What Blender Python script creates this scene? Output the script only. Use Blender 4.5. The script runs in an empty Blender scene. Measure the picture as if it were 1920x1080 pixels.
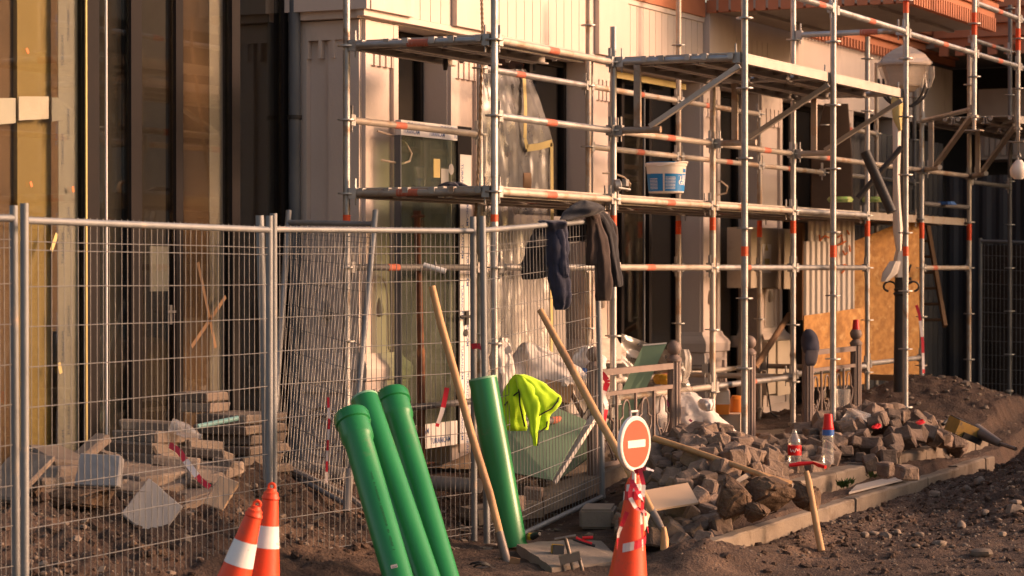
import bpy, bmesh, math, random
from mathutils import Vector, Matrix, noise, Euler
random.seed(7)
R = math.radians
SC = bpy.context.scene
COL = SC.collection
# ------------------------------------------------------------------ camera, sky, sun, exposure
TH = R(26.0); CC, SS = math.cos(TH), math.sin(TH)      # facade runs along +X, street on the -Y side
H = 1.75                                                # eye height
F = 4533.0; HOR = 504.0                                 # 85 mm lens on a 1920 px wide frame
cam = bpy.data.cameras.new('camera'); camo = bpy.data.objects.new('camera', cam); COL.objects.link(camo)
cam.lens = 85.0; cam.sensor_width = 36.0; cam.clip_end = 500; cam.clip_start = 0.1
camo.location = (0, 0, H)
pitch = math.atan((540 - HOR) / F)
camo.rotation_euler = (R(90) - pitch, 0, TH - R(90))
cam.dof.use_dof = True; cam.dof.focus_distance = 15.8; cam.dof.aperture_fstop = 4.0
SC.camera = camo
w = bpy.data.worlds.new('World'); SC.world = w; w.use_nodes = True
wn = w.node_tree.nodes; wl = w.node_tree.links
sky = wn.new('ShaderNodeTexSky'); sky.sky_type = 'NISHITA'; sky.sun_disc = False
SUN_AZ, SUN_EL = R(-62), R(16)
sky.sun_elevation = SUN_EL; sky.sun_rotation = math.atan2(math.cos(SUN_AZ), math.sin(SUN_AZ))
sky.dust_density = 4.0; sky.air_density = 1.2; sky.ozone_density = 0.4
wl.new(sky.outputs[0], wn['Background'].inputs[0]); wn['Background'].inputs[1].default_value = 0.145
sl = bpy.data.lights.new('sun', 'SUN'); sl.energy = 3.5; sl.angle = R(18); sl.color = (1.0, 0.65, 0.44)
so = bpy.data.objects.new('sun', sl); COL.objects.link(so)
tosun = Vector((math.cos(SUN_AZ) * math.cos(SUN_EL), math.sin(SUN_AZ) * math.cos(SUN_EL), math.sin(SUN_EL)))
so.rotation_euler = tosun.to_track_quat('Z', 'Y').to_euler(); so.location = (10, -10, 12)
vs = SC.view_settings; vs.view_transform = 'Standard'; vs.look = 'None'; vs.exposure = 0.85; vs.gamma = 1.0
vs.use_white_balance = True; vs.white_balance_temperature = 6950; vs.white_balance_tint = 22
SC.cycles.use_denoising = True
SC.cycles.max_bounces = 8; SC.cycles.transparent_max_bounces = 24

# ------------------------------------------------------------------ placing: photo pixel + a real distance -> a point of the place
RV = Vector((SS, -CC, 0)); FV = Vector((CC, SS, 0)); UP = Vector((0, 0, 1))
def at(px, py, Z):
    k = (px - 960) / F
    return Vector((Z * (CC + k * SS), Z * (SS - k * CC), H + (HOR - py) / F * Z))
def atY(px, py, Y): return at(px, py, Y / (SS - (px - 960) / F * CC))
def atX(px, py, X): return at(px, py, X / (CC + (px - 960) / F * SS))
def atz(px, py, z): return at(px, py, (z - H) * F / (HOR - py))
def Xon(px, Y): return atY(px, 0, Y).x
def sm(t): t = min(1, max(0, t)); return t * t * (3 - 2 * t)

# ------------------------------------------------------------------ materials
MATS = {}
def pm(name, c1, c2=None, scale=5, rough=.8, bump=.15, bscale=60, metal=0, spec=.35, rnd=0, c3=None, s3=1.5, t3=.55, stretch=None, contrast=.25, bdist=.01, trans=0, sheen=0):
    m = bpy.data.materials.new(name); m.use_nodes = True; nt = m.node_tree; n = nt.nodes; l = nt.links
    b = n['Principled BSDF']; b.inputs['Roughness'].default_value = rough; b.inputs['Metallic'].default_value = metal
    b.inputs['Specular IOR Level'].default_value = spec
    if sheen: b.inputs['Sheen Weight'].default_value = sheen
    tc = n.new('ShaderNodeTexCoord'); co = tc.outputs['Object']; oi = None
    if rnd:
        oi = n.new('ShaderNodeObjectInfo'); va = n.new('ShaderNodeVectorMath'); va.operation = 'MULTIPLY_ADD'
        va.inputs[1].default_value = (1, 1, 1); l.new(co, va.inputs[0])
        cx = n.new('ShaderNodeCombineXYZ'); mm = n.new('ShaderNodeMath'); mm.operation = 'MULTIPLY'; mm.inputs[1].default_value = 40
        l.new(oi.outputs['Random'], mm.inputs[0]); l.new(mm.outputs[0], cx.inputs[0]); l.new(mm.outputs[0], cx.inputs[1]); l.new(cx.outputs[0], va.inputs[2]); co = va.outputs[0]
    if stretch:
        mp = n.new('ShaderNodeMapping'); mp.inputs['Scale'].default_value = stretch; l.new(co, mp.inputs['Vector']); co = mp.outputs[0]
    c2 = c2 or tuple(x * .75 for x in c1)
    nz = n.new('ShaderNodeTexNoise'); nz.inputs['Scale'].default_value = scale; nz.inputs['Detail'].default_value = 6; l.new(co, nz.inputs['Vector'])
    rp = n.new('ShaderNodeValToRGB'); rp.color_ramp.elements[0].position = .5 - contrast; rp.color_ramp.elements[1].position = .5 + contrast
    rp.color_ramp.elements[0].color = (*c2, 1); rp.color_ramp.elements[1].color = (*c1, 1); l.new(nz.outputs[0], rp.inputs[0])
    out = rp.outputs[0]
    if c3:
        n3 = n.new('ShaderNodeTexNoise'); n3.inputs['Scale'].default_value = s3; n3.inputs['Detail'].default_value = 5; n3.inputs['Roughness'].default_value = .65; l.new(co, n3.inputs['Vector'])
        r3 = n.new('ShaderNodeValToRGB'); r3.color_ramp.elements[0].position = t3; r3.color_ramp.elements[1].position = t3 + .12; l.new(n3.outputs[0], r3.inputs[0])
        mx = n.new('ShaderNodeMixRGB'); mx.inputs[2].default_value = (*c3, 1); l.new(r3.outputs[0], mx.inputs[0]); l.new(out, mx.inputs[1]); out = mx.outputs[0]
    if rnd:
        mr = n.new('ShaderNodeMapRange'); mr.inputs[3].default_value = 1 - rnd; mr.inputs[4].default_value = 1 + rnd; l.new(oi.outputs['Random'], mr.inputs[0])
        vm = n.new('ShaderNodeVectorMath'); vm.operation = 'SCALE'; l.new(out, vm.inputs[0]); l.new(mr.outputs[0], vm.inputs['Scale']); out = vm.outputs[0]
    l.new(out, b.inputs['Base Color'])
    if bump:
        nb = n.new('ShaderNodeTexNoise'); nb.inputs['Scale'].default_value = bscale; nb.inputs['Detail'].default_value = 8; nb.inputs['Roughness'].default_value = .6; l.new(co, nb.inputs['Vector'])
        bp = n.new('ShaderNodeBump'); bp.inputs['Strength'].default_value = bump; bp.inputs['Distance'].default_value = bdist; l.new(nb.outputs[0], bp.inputs['Height']); l.new(bp.outputs[0], b.inputs['Normal'])
        # roughness follows the same wear
        rr = n.new('ShaderNodeMapRange'); rr.inputs[3].default_value = max(0, rough - .12); rr.inputs[4].default_value = min(1, rough + .12); l.new(nz.outputs[0], rr.inputs[0]); l.new(rr.outputs[0], b.inputs['Roughness'])
    MATS[name] = m
    return m
def glassm(name, tint, refl=.08, rough=.01, haze=0, hazecol=(.5, .5, .5), cap=.2):
    m = bpy.data.materials.new(name); m.use_nodes = True; nt = m.node_tree; n = nt.nodes; l = nt.links
    n.remove(n['Principled BSDF']); o = n['Material Output']
    t = n.new('ShaderNodeBsdfTransparent'); t.inputs[0].default_value = (*tint, 1)
    g = n.new('ShaderNodeBsdfGlossy'); g.inputs['Roughness'].default_value = rough; g.inputs[0].default_value = (1, 1, 1, 1)
    fr = n.new('ShaderNodeFresnel'); fr.inputs[0].default_value = 1.45
    mu = n.new('ShaderNodeMath'); mu.operation = 'MULTIPLY'; mu.inputs[1].default_value = refl / .05; l.new(fr.outputs[0], mu.inputs[0])
    mn = n.new('ShaderNodeMath'); mn.operation = 'MINIMUM'; mn.inputs[1].default_value = cap; l.new(mu.outputs[0], mn.inputs[0]); mu = mn
    a = n.new('ShaderNodeMixShader'); l.new(mu.outputs[0], a.inputs[0]); l.new(t.outputs[0], a.inputs[1]); l.new(g.outputs[0], a.inputs[2]); last = a.outputs[0]
    if haze:
        d = n.new('ShaderNodeBsdfDiffuse'); d.inputs[0].default_value = (*hazecol, 1)
        tc = n.new('ShaderNodeTexCoord'); nz = n.new('ShaderNodeTexNoise'); nz.inputs['Scale'].default_value = 9; nz.inputs['Detail'].default_value = 8; l.new(tc.outputs['Object'], nz.inputs[0])
        mr = n.new('ShaderNodeMapRange'); mr.inputs[1].default_value = .35; mr.inputs[2].default_value = .7; mr.inputs[3].default_value = haze * .72; mr.inputs[4].default_value = min(1, haze * 1.28); l.new(nz.outputs[0], mr.inputs[0])
        b = n.new('ShaderNodeMixShader'); l.new(mr.outputs[0], b.inputs[0]); l.new(last, b.inputs[1]); l.new(d.outputs[0], b.inputs[2]); last = b.outputs[0]
    l.new(last, o.inputs[0]); MATS[name] = m
    return m
def emis_none(): pass

# ------------------------------------------------------------------ mesh building
class MB:
    def __init__(s): s.v = []; s.f = []; s.sm = []
    def add(s, vs, fs, smooth=False):
        o = len(s.v); s.v += [Vector(v) for v in vs]
        for f in fs: s.f.append([i + o for i in f]); s.sm.append(smooth)
        return s
    def box(s, c, d, rot=None):
        c = Vector(c); h = [x / 2 for x in d]
        pts = [Vector((x * h[0], y * h[1], z * h[2])) for x in (-1, 1) for y in (-1, 1) for z in (-1, 1)]
        if rot is not None:
            M = rot if isinstance(rot, Matrix) else Euler(rot).to_matrix(); pts = [M @ p for p in pts]
        return s.add([c + p for p in pts], [(0, 1, 3, 2), (4, 6, 7, 5), (0, 4, 5, 1), (2, 3, 7, 6), (0, 2, 6, 4), (1, 5, 7, 3)])
    def bx(s, x0, x1, y0, y1, z0, z1): return s.box(((x0 + x1) / 2, (y0 + y1) / 2, (z0 + z1) / 2), (x1 - x0, y1 - y0, z1 - z0))
    def frame(s, p0, p1):
        d = (p1 - p0).normalized(); a = Vector((0, 0, 1)) if abs(d.z) < .95 else Vector((1, 0, 0))
        u = d.cross(a).normalized(); return d, u, u.cross(d).normalized()
    def beam(s, p0, p1, wd, ht):
        p0, p1 = Vector(p0), Vector(p1); d, u, v = s.frame(p0, p1); pts = []
        for p in (p0, p1):
            for a, b in ((-1, -1), (1, -1), (1, 1), (-1, 1)): pts.append(p + u * a * wd / 2 + v * b * ht / 2)
        return s.add(pts, [(3, 2, 1, 0), (4, 5, 6, 7), (0, 1, 5, 4), (1, 2, 6, 5), (2, 3, 7, 6), (3, 0, 4, 7)])
    def tube(s, p0, p1, r0, r1=None, n=10, cap=True):
        p0, p1 = Vector(p0), Vector(p1); r1 = r0 if r1 is None else r1; d, u, v = s.frame(p0, p1); pts = []
        for p, r in ((p0, r0), (p1, r1)):
            for i in range(n):
                a = 2 * math.pi * i / n; pts.append(p + (u * math.cos(a) + v * math.sin(a)) * r)
        s.add(pts, [(i, (i + 1) % n, n + (i + 1) % n, n + i) for i in range(n)], True)
        if cap: s.add(pts[:n], [tuple(range(n))[::-1]]); s.add(pts[n:], [tuple(range(n))])
        return s
    def path(s, pts, r, n=6, cap=True):
        pts = [Vector(p) for p in pts]; rings = []; u = None
        for i, p in enumerate(pts):
            d = (pts[min(i + 1, len(pts) - 1)] - pts[max(i - 1, 0)]).normalized()
            if u is None:
                a = Vector((0, 0, 1)) if abs(d.z) < .95 else Vector((1, 0, 0)); u = d.cross(a).normalized()
            else: u = (u - d * u.dot(d)).normalized()
            v = u.cross(d); rr = r[i] if isinstance(r, (list, tuple)) else r
            rings.append([p + (u * math.cos(2 * math.pi * k / n) + v * math.sin(2 * math.pi * k / n)) * rr for k in range(n)])
        return s.rings(rings, cap)
    def rings(s, rings, cap=True, smooth=True):
        n = len(rings[0]); vs = [p for r in rings for p in r]; fs = []
        for j in range(len(rings) - 1):
            for i in range(n): fs.append((j * n + i, j * n + (i + 1) % n, (j + 1) * n + (i + 1) % n, (j + 1) * n + i))
        s.add(vs, fs, smooth)
        if cap: s.add(rings[0], [tuple(range(n))[::-1]]); s.add(rings[-1], [tuple(range(n))])
        return s
    def lathe(s, prof, c, axis=(0, 0, 1), n=20, cap=True):
        c = Vector(c); q = Vector((0, 0, 1)).rotation_difference(Vector(axis)); rings = []
        for r, z in prof: rings.append([c + q @ Vector((r * math.cos(2 * math.pi * i / n), r * math.sin(2 * math.pi * i / n), z)) for i in range(n)])
        return s.rings(rings, cap)
    def sphere(s, c, r, n=14, m=9):
        rr = r if isinstance(r, (tuple, list)) else (r, r, r); c = Vector(c); rings = []
        for j in range(m + 1):
            t = math.pi * (j / m) * .996 + .002
            rings.append([c + Vector((rr[0] * math.sin(t) * math.cos(2 * math.pi * i / n), rr[1] * math.sin(t) * math.sin(2 * math.pi * i / n), -rr[2] * math.cos(t))) for i in range(n)])
        return s.rings(rings, True)
    def prism(s, poly, off):
        poly = [Vector(p) for p in poly]; off = Vector(off); n = len(poly)
        return s.add(poly + [p + off for p in poly], [tuple(range(n))[::-1], tuple(range(n, 2 * n))] + [(i, (i + 1) % n, n + (i + 1) % n, n + i) for i in range(n)])
    def grid(s, fn, nu, nv, smooth=True):
        vs = [fn(i / nu, j / nv) for j in range(nv + 1) for i in range(nu + 1)]
        return s.add(vs, [(j * (nu + 1) + i, j * (nu + 1) + i + 1, (j + 1) * (nu + 1) + i + 1, (j + 1) * (nu + 1) + i) for j in range(nv) for i in range(nu)], smooth)
    def loft(s, rows, n=24, amp=0, fq=7, seed=0, sq=1.0, wr=0, sub=1, wide=1.0):
        """rows: (px_left, px_right, py, Z, thickness): a body with real depth; folds as radial waves"""
        rings = []
        if sub > 1:
            out = []
            for j in range(len(rows) - 1):
                p = [rows[max(j - 1, 0)], rows[j], rows[j + 1], rows[min(j + 2, len(rows) - 1)]]
                for k in range(sub):
                    t = k / sub; out.append(tuple(.5 * (2 * p[1][i] + (p[2][i] - p[0][i]) * t + (2 * p[0][i] - 5 * p[1][i] + 4 * p[2][i] - p[3][i]) * t * t + (3 * p[1][i] - p[0][i] - 3 * p[2][i] + p[3][i]) * t ** 3) for i in range(5)))
            rows = out + [rows[-1]]
        for j, (a, b, y, Z, th) in enumerate(rows):
            j = j / sub
            c = at((a + b) / 2, y, Z); hw = (b - a) / 2 / F * Z * wide; ring = []
            for i in range(n):
                t = 2 * math.pi * i / n
                k = 1 + amp * (math.sin(fq * t + seed + .35 * j) * .6 + noise.noise(Vector((math.cos(t) * 2.2, math.sin(t) * 2.2, j * .45 + seed * 3.1))))
                cx, cy = math.cos(t), math.sin(t)
                cx = math.copysign(abs(cx) ** sq, cx); cy = math.copysign(abs(cy) ** sq, cy)
                q = c + RV * hw * cx * k + FV * th * cy * k
                if wr:
                    o = (RV * cx + FV * cy); w0 = Vector((q.x, q.y, q.z * .55)) * 9 + Vector((seed, 0, seed))
                    q = q + o * wr * (1.2 * (abs(noise.noise(w0)) - .25) + .7 * (abs(noise.noise(w0 * 2.3)) - .25) + .3 * noise.noise(w0 * 5.1))
                ring.append(q)
            rings.append(ring)
        return s.rings(rings, True)
    def jitter(s, a, sc=6, seed=0):
        for v in s.v: v += noise.noise_vector(v * sc + Vector((seed, seed * 2, 0))) * a
        return s
    def mesh(s, name, org=Vector((0, 0, 0))):
        me = bpy.data.meshes.new(name); me.from_pydata([tuple(v - org) for v in s.v], [], s.f)
        me.polygons.foreach_set('use_smooth', s.sm); me.update()
        if any(s.sm): me.set_sharp_from_angle(angle=R(42))
        return me
    def base(s):
        xs = [v.x for v in s.v]; ys = [v.y for v in s.v]
        return Vector(((min(xs) + max(xs)) / 2, (min(ys) + max(ys)) / 2, min(v.z for v in s.v)))
def M(x): return MATS[x] if isinstance(x, str) else x
def wpos(o):
    p = Vector(o.location)
    while o.parent: o = o.parent; p += o.location
    return p
def tag(o, label=None, cat=None, group=None, kind=None):
    if cat and not kind: kind = 'thing'
    for k, x in (('label', label), ('category', cat), ('group', group), ('kind', kind)):
        if x: o[k] = x
    return o
def obj(name, mb, mat, parent=None):
    """link the collected shapes as ONE mesh object; built in place, origin at the base (or at the parent's origin)"""
    org = wpos(parent) if parent else mb.base()
    me = mb.mesh(name, org); me.materials.append(M(mat)); o = bpy.data.objects.new(name, me); COL.objects.link(o)
    if parent: o.parent = parent
    else: o.location = org
    return o
def inst(name, me, parent, loc, rot=(0, 0, 0), scale=(1, 1, 1)):
    o = bpy.data.objects.new(name, me); COL.objects.link(o); o.rotation_euler = rot; o.scale = scale
    if parent: o.parent = parent; o.location = Vector(loc) - wpos(parent)
    else: o.location = loc
    return o
def shared(name, mb, mat): me = mb.mesh(name); me.materials.append(M(mat)); return me
def thing(name, label, cat, loc, group=None):
    o = bpy.data.objects.new(name, None); COL.objects.link(o); o.location = loc; o.empty_display_size = .1
    return tag(o, label, cat, group)
def solo(name, mb, mat, label, cat, group=None): return tag(obj(name, mb, mat), label, cat, group)
def struct(name, mb, mat): return tag(obj(name, mb, mat), None, None, None, 'structure')
TXT = {}
def text_mb(body, size, org, ux, uy, bold=0, align='LEFT', wrap=None):
    """flat lettering: mesh of the words laid on the plane through org with axes ux, uy"""
    key = (body, bold)
    if key not in TXT:
        cu = bpy.data.curves.new('lettering', 'FONT'); cu.body = body; cu.size = 1; cu.offset = bold; cu.resolution_u = 2
        ob = bpy.data.objects.new('lettering_tmp', cu); COL.objects.link(ob); bpy.context.view_layer.update()
        me = bpy.data.meshes.new_from_object(ob.evaluated_get(bpy.context.evaluated_depsgraph_get()))
        TXT[key] = ([tuple(v.co) for v in me.vertices], [tuple(p.vertices) for p in me.polygons])
        bpy.data.objects.remove(ob); bpy.data.curves.remove(cu); bpy.data.meshes.remove(me)
    vs, fs = TXT[key]; w0 = max(v[0] for v in vs) if vs else 0; sh = -w0 / 2 if align == 'CENTER' else 0
    mb = MB(); pts = []
    for v in vs:
        x, y = (v[0] + sh) * size, v[1] * size
        pts.append(wrap(x, y) if wrap else Vector(org) + Vector(ux) * x + Vector(uy) * y)
    return mb.add(pts, fs)
# ------------------------------------------------------------------ the palette
pm('stone', (.60, .49, .42), (.50, .405, .345), 3, .85, .25, 90, c3=(.40, .32, .27), s3=1.6, t3=.58, stretch=(1, 1, .35))
pm('stone_dark', (.34, .28, .23), (.26, .21, .17), 3, .9, .3, 60)
pm('terracotta', (.46, .17, .085), (.38, .13, .06), 6, .7, .15, 80, rnd=.06)
pm('soffit', (.36, .30, .25), (.28, .235, .195), 2, .9, .2, 40)
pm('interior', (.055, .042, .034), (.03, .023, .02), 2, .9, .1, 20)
pm('panel_as_reflection', (.20, .12, .07), (.12, .072, .044), 2, .8, .1, 20)
pm('yellow_as_reflection', (.36, .26, .095), (.27, .19, .07), 1.5, .7, .05, 30, stretch=(1, 1, .2))
pm('dark_frame', (.020, .016, .015), (.013, .011, .011), 5, .7, .05, 80, spec=.08)
pm('film_strip', (.34, .32, .29), (.27, .25, .23), 4, .7, .05, 60)
pm('tape_white', (.66, .62, .58), (.58, .54, .51), 5, .6, .05, 60)
pm('ink', (.10, .12, .22), (.07, .08, .14), 9, .7, 0)
pm('ink_blue', (.05, .12, .30), (.04, .09, .24), 9, .7, 0)
pm('steel', (.42, .40, .38), (.27, .255, .24), 9, .46, .3, 120, metal=.75, spec=.4, c3=(.24, .16, .11), s3=6, t3=.58, rnd=.2)
pm('steel_dusty', (.42, .36, .30), (.31, .26, .21), 8, .62, .25, 90, metal=.45, c3=(.30, .20, .13), s3=5, t3=.52, rnd=.22)
pm('steel_dark', (.16, .15, .145), (.10, .095, .09), 7, .6, .2, 90, metal=.5, rnd=.1)
pm('plank', (.44, .39, .34), (.33, .29, .25), 6, .55, .2, 90, metal=.4, c3=(.30, .24, .18), s3=3, t3=.57, rnd=.08)
pm('orange_sleeve', (.74, .085, .018), (.60, .065, .015), 8, .55, .05, 60, c3=(.66, .24, .13), s3=22, t3=.60)
pm('red_mark', (.45, .10, .05), (.34, .10, .06), 12, .7, .05, 60, c3=(.40, .30, .24), s3=12, t3=.58)
pm('wire', (.20, .19, .182), (.145, .137, .132), 20, .5, 0, metal=.6)
pm('galv_post', (.22, .222, .222), (.15, .152, .153), 6, .58, .2, 100, metal=.4, c3=(.34, .26, .2), s3=3, t3=.6, rnd=.08)
pm('rust', (.16, .062, .03), (.09, .035, .02), 14, .9, .4, 90, c3=(.24, .10, .045), s3=7)
pm('earth', (.092, .053, .035), (.038, .022, .015), 5, .97, 1.0, 45, c3=(.145, .086, .056), s3=1.1, t3=.55, bdist=.03)
pm('pavement_dust', (.21, .155, .11), (.14, .10, .07), 4, .95, .6, 50, bdist=.02)
pm('sett', (.215, .148, .108), (.100, .067, .050), 9, .9, .8, 60, rnd=.36, c3=(.22, .16, .12), s3=5, t3=.58, bdist=.012)
pm('slab', (.205, .155, .12), (.125, .092, .071), 5, .9, .6, 55, rnd=.2, c3=(.30, .225, .165), s3=3, t3=.55)
pm('slab_smooth', (.30, .275, .26), (.25, .225, .21), 4, .45, .1, 90, c3=(.22, .19, .17), s3=4, t3=.6)
pm('kerb', (.205, .158, .115), (.135, .102, .075), 5, .92, .5, 50, c3=(.10, .070, .048), s3=3.5, t3=.54)
pm('concrete', (.235, .185, .145), (.16, .125, .097), 6, .92, .5, 45, c3=(.19, .15, .12), s3=3, t3=.57)
pm('boulder', (.15, .088, .05), (.065, .038, .024), 6, .95, .9, 26, c3=(.25, .16, .095), s3=4, t3=.60, bdist=.03)
pm('pebble', (.20, .15, .115), (.12, .088, .066), 9, .85, .3, 60, rnd=.3)
pm('pipe_green', (.002, .185, .045), (.002, .150, .036), 2.5, .36, .04, 60, spec=.5, c3=(.075, .135, .055), s3=6, t3=.62)
pm('cone_orange', (.78, .065, .014), (.64, .05, .012), 5, .5, .1, 60, c3=(.40, .07, .03), s3=7, t3=.58)
pm('cone_band', (.70, .67, .65), (.56, .53, .51), 9, .4, .08, 60, c3=(.36, .20, .14), s3=18, t3=.62)
pm('white_paint', (.74, .66, .60), (.64, .56, .50), 8, .6, .1, 60, c3=(.45, .33, .26), s3=9, t3=.68)
pm('sign_red', (.66, .062, .02), (.56, .05, .02), 6, .45, .05, 60, c3=(.70, .30, .20), s3=13, t3=.72)
pm('tape_red', (.58, .02, .04), (.46, .018, .03), 8, .4, .05, 60)
pm('tape_pale', (.70, .60, .57), (.58, .48, .45), 8, .4, .05, 60)
pm('wood', (.50, .29, .135), (.38, .20, .09), 14, .65, .25, 60, stretch=(1, 1, .12), c3=(.26, .145, .075), s3=5, t3=.54)
pm('wood_dark', (.24, .13, .065), (.16, .085, .045), 6, .8, .2, 60, c3=(.34, .20, .1), s3=5, t3=.6)
pm('osb', (.54, .26, .075), (.36, .155, .04), 16, .75, .25, 70, c3=(.58, .33, .12), s3=12, t3=.55, contrast=.15)
pm('tool_metal', (.22, .185, .155), (.13, .10, .085), 10, .55, .2, 80, metal=.6, c3=(.20, .12, .07), s3=8, t3=.55)
pm('hi_vis', (.50, .78, .012), (.42, .68, .01), 8, .75, .15, 60, sheen=.2)
pm('hem', (.025, .022, .022), (.018, .016, .016), 8, .9, 0)
pm('cloth_navy', (.022, .023, .045), (.014, .015, .03), 12, .95, .4, 160, sheen=.15)
pm('cloth_dark', (.022, .018, .019), (.013, .011, .013), 12, .95, .4, 160, sheen=.15)
pm('cloth_brown', (.058, .036, .028), (.036, .022, .018), 12, .95, .4, 120, sheen=.15)
pm('visor_cloth', (.085, .068, .072), (.06, .048, .052), 12, .95, .3, 120)
pm('cap_cloth', (.05, .045, .062), (.032, .03, .045), 12, .95, .3, 120)
pm('sack', (.64, .57, .52), (.50, .43, .38), 3, .7, .3, 26, bdist=.02)
pm('sack_print', (.55, .10, .20), (.45, .08, .16), 9, .7, 0)
pm('board_green', (.16, .24, .155), (.125, .19, .12), 3, .85, .1, 40, c3=(.30, .26, .18), s3=5, t3=.66)
pm('board_edge', (.62, .56, .50), (.5, .45, .4), 9, .85, .1, 60)
pm('cardboard', (.38, .22, .12), (.28, .155, .08), 4, .9, .2, 50)
pm('tile_beige', (.53, .36, .235), (.47, .315, .20), 2.5, .5, .05, 60, c3=(.36, .24, .155), s3=4, t3=.62)
pm('railing', (.21, .155, .13), (.155, .11, .092), 8, .62, .2, 70, metal=.1, c3=(.24, .10, .06), s3=7, t3=.66)
pm('bucket_white', (.76, .66, .57), (.66, .56, .48), 6, .45, .05, 60, c3=(.5, .4, .32), s3=6, t3=.66)
pm('bucket_blue', (.004, .19, .46), (.004, .15, .38), 6, .45, .03, 60)
pm('plastic_red', (.62, .012, .012), (.5, .01, .01), 6, .35, .03, 60)
pm('plastic_blue', (.03, .14, .42), (.03, .10, .32), 6, .4, .03, 60)
pm('plastic_yellow', (.60, .33, .03), (.48, .24, .02), 6, .5, .06, 60, c3=(.2, .12, .05), s3=8, t3=.62)
pm('plastic_black', (.018, .016, .016), (.03, .026, .024), 8, .5, .1, 60)
pm('black_metal', (.022, .019, .018), (.035, .028, .024), 8, .55, .2, 60, c3=(.07, .05, .04), s3=6, t3=.62)
pm('lamp_box', (.42, .32, .25), (.33, .25, .195), 6, .6, .2, 60, stretch=(1, 1, 6))
pm('wrap_white', (.66, .58, .50), (.52, .44, .37), 7, .6, .3, 30, stretch=(1, 1, .35))
pm('cabinet', (.46, .38, .285), (.40, .325, .24), 3, .6, .05, 60, c3=(.33, .25, .18), s3=3, t3=.6)
pm('corrugated', (.56, .47, .39), (.48, .40, .33), 3, .55, .05, 60, stretch=(1, 1, .3), c3=(.40, .31, .24), s3=3, t3=.6)
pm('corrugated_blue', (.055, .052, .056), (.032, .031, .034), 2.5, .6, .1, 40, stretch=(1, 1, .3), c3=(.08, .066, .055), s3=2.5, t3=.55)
pm('graffiti', (.62, .17, .05), (.52, .14, .04), 16, .7, 0)
pm('tarp', (.05, .034, .025), (.03, .02, .016), 4, .9, .4, 24, bdist=.03)
pm('cable_pale', (.52, .40, .29), (.44, .33, .24), 9, .6, .1, 60)
pm('rope', (.36, .25, .165), (.26, .18, .12), 30, .95, .5, 160)
pm('pipe_grey', (.26, .225, .195), (.20, .17, .145), 5, .6, .1, 60, c3=(.17, .13, .1), s3=5, t3=.6)
pm('downpipe', (.10, .105, .115), (.075, .08, .088), 4, .5, .1, 60)
pm('leaf', (.07, .12, .025), (.04, .075, .015), 8, .7, .1, 60)
pm('masking_yellow', (.50, .38, .15), (.42, .31, .12), 6, .7, .1, 60)
pm('blue_cloth', (.02, .09, .26), (.015, .06, .18), 6, .8, .3, 60)
pm('render_grey', (.33, .29, .26), (.27, .235, .205), 2.5, .9, .2, 50)
glassm('shop_glass', (.85, .85, .81), .035)
glassm('door_glass', (.72, .82, .70), .05, haze=.22, hazecol=(.17, .175, .145))  # the grey green haze paints in the reflections on the door pane
glassm('sheet', (.88, .86, .83), .04, .35, haze=.32, hazecol=(.34, .32, .30), cap=.14)
glassm('clear_film', (.92, .90, .87), .05, .3, haze=.34, hazecol=(.56, .50, .44), cap=.12)
glassm('bottle_clear', (.93, .93, .93), .10, .08, haze=.16, hazecol=(.7, .66, .62), cap=.3)
glassm('thin_film', (.94, .92, .89), .05, .25, haze=.2, hazecol=(.66, .58, .50), cap=.12)
pm('breaker_yellow', (.36, .20, .035), (.20, .12, .035), 8, .6, .15, 60, c3=(.12, .085, .06), s3=9, t3=.52)
# ------------------------------------------------------------------ ground: one sheet, fine near the camera's view and coarse beyond
def gs(x, y, cx, cy, sx, sy): return math.exp(-.5 * (((x - cx) / sx) ** 2 + ((y - cy) / sy) ** 2))
def yedge(x): return 5.15 + .03 * (x - 13.25)
def pvz(x, y): return (.135 * sm((y - yedge(x) - .05) / .06) + .115 * sm((y - 5.58 - .02 * (x - 15.9)) / .08)) * sm((x - 13.3 - 1.3 * sm((y - 5.6) / .8)) / 1.6)
def hsmooth(x, y):
    pv = pvz(x, y)
    pv = max(pv, .22 * sm((y - 7.7) / .6) * sm((x - 11) / 2))
    m = .47 * gs(x, y, 11.3, 8.35, 1.8, .80) + .66 * gs(x, y, 18.3, 3.85, 1.25, .52) + .34 * gs(x, y, 20.4, 3.9, 1.5, .5)
    m += .44 * gs(x, y, 22.7, 6.6, .85, .8) + .16 * gs(x, y, 15.3, 6.1, .7, .4) + .10 * gs(x, y, 18.7, 5.95, .9, .5)
    m += .06 * gs(x, y, 16.0, 5.08, 3.0, .13) + .15 * gs(x, y, 13.15, 5.2, .28, .22)
    zc, xc = x * CC + y * SS, x * SS - y * CC
    if xc > .2 and y < 5.1:                                     # wheel ruts across the trodden foreground
        for z0, wd in ((14.25, .10), (14.75, .13), (13.7, .12)): m -= .035 * math.exp(-((zc - z0 - .12 * math.sin(xc * 1.3)) / wd) ** 2) * sm((xc - .2) / .5) * sm((5.1 - y) / .3)
    return pv + m
def hgt(x, y):
    h0 = hsmooth(x, y)
    p = Vector((x, y, 0))
    rough = .35 + .65 * sm((h0 - .02) / .2) + .5 * gs(x, y, 17.8, 4.3, 1.6, 1.0) + .6 * gs(x, y, 11.5, 8.0, 2, 1.0)
    if y > 5.3 and 14.2 < x < 22: rough *= .4
    return h0 + rough * (.045 * noise.noise(p * 1.7) + .035 * noise.noise(p * 5.1) + .026 * noise.noise(p * 13) + .015 * noise.noise(p * 26))
xs = [-60, -20, 0, 5] + [7.5 + .034 * i for i in range(int((24.5 - 7.5) / .034))] + [24.5 + .15 * i for i in range(60)] + [34, 45, 80, 200]
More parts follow.
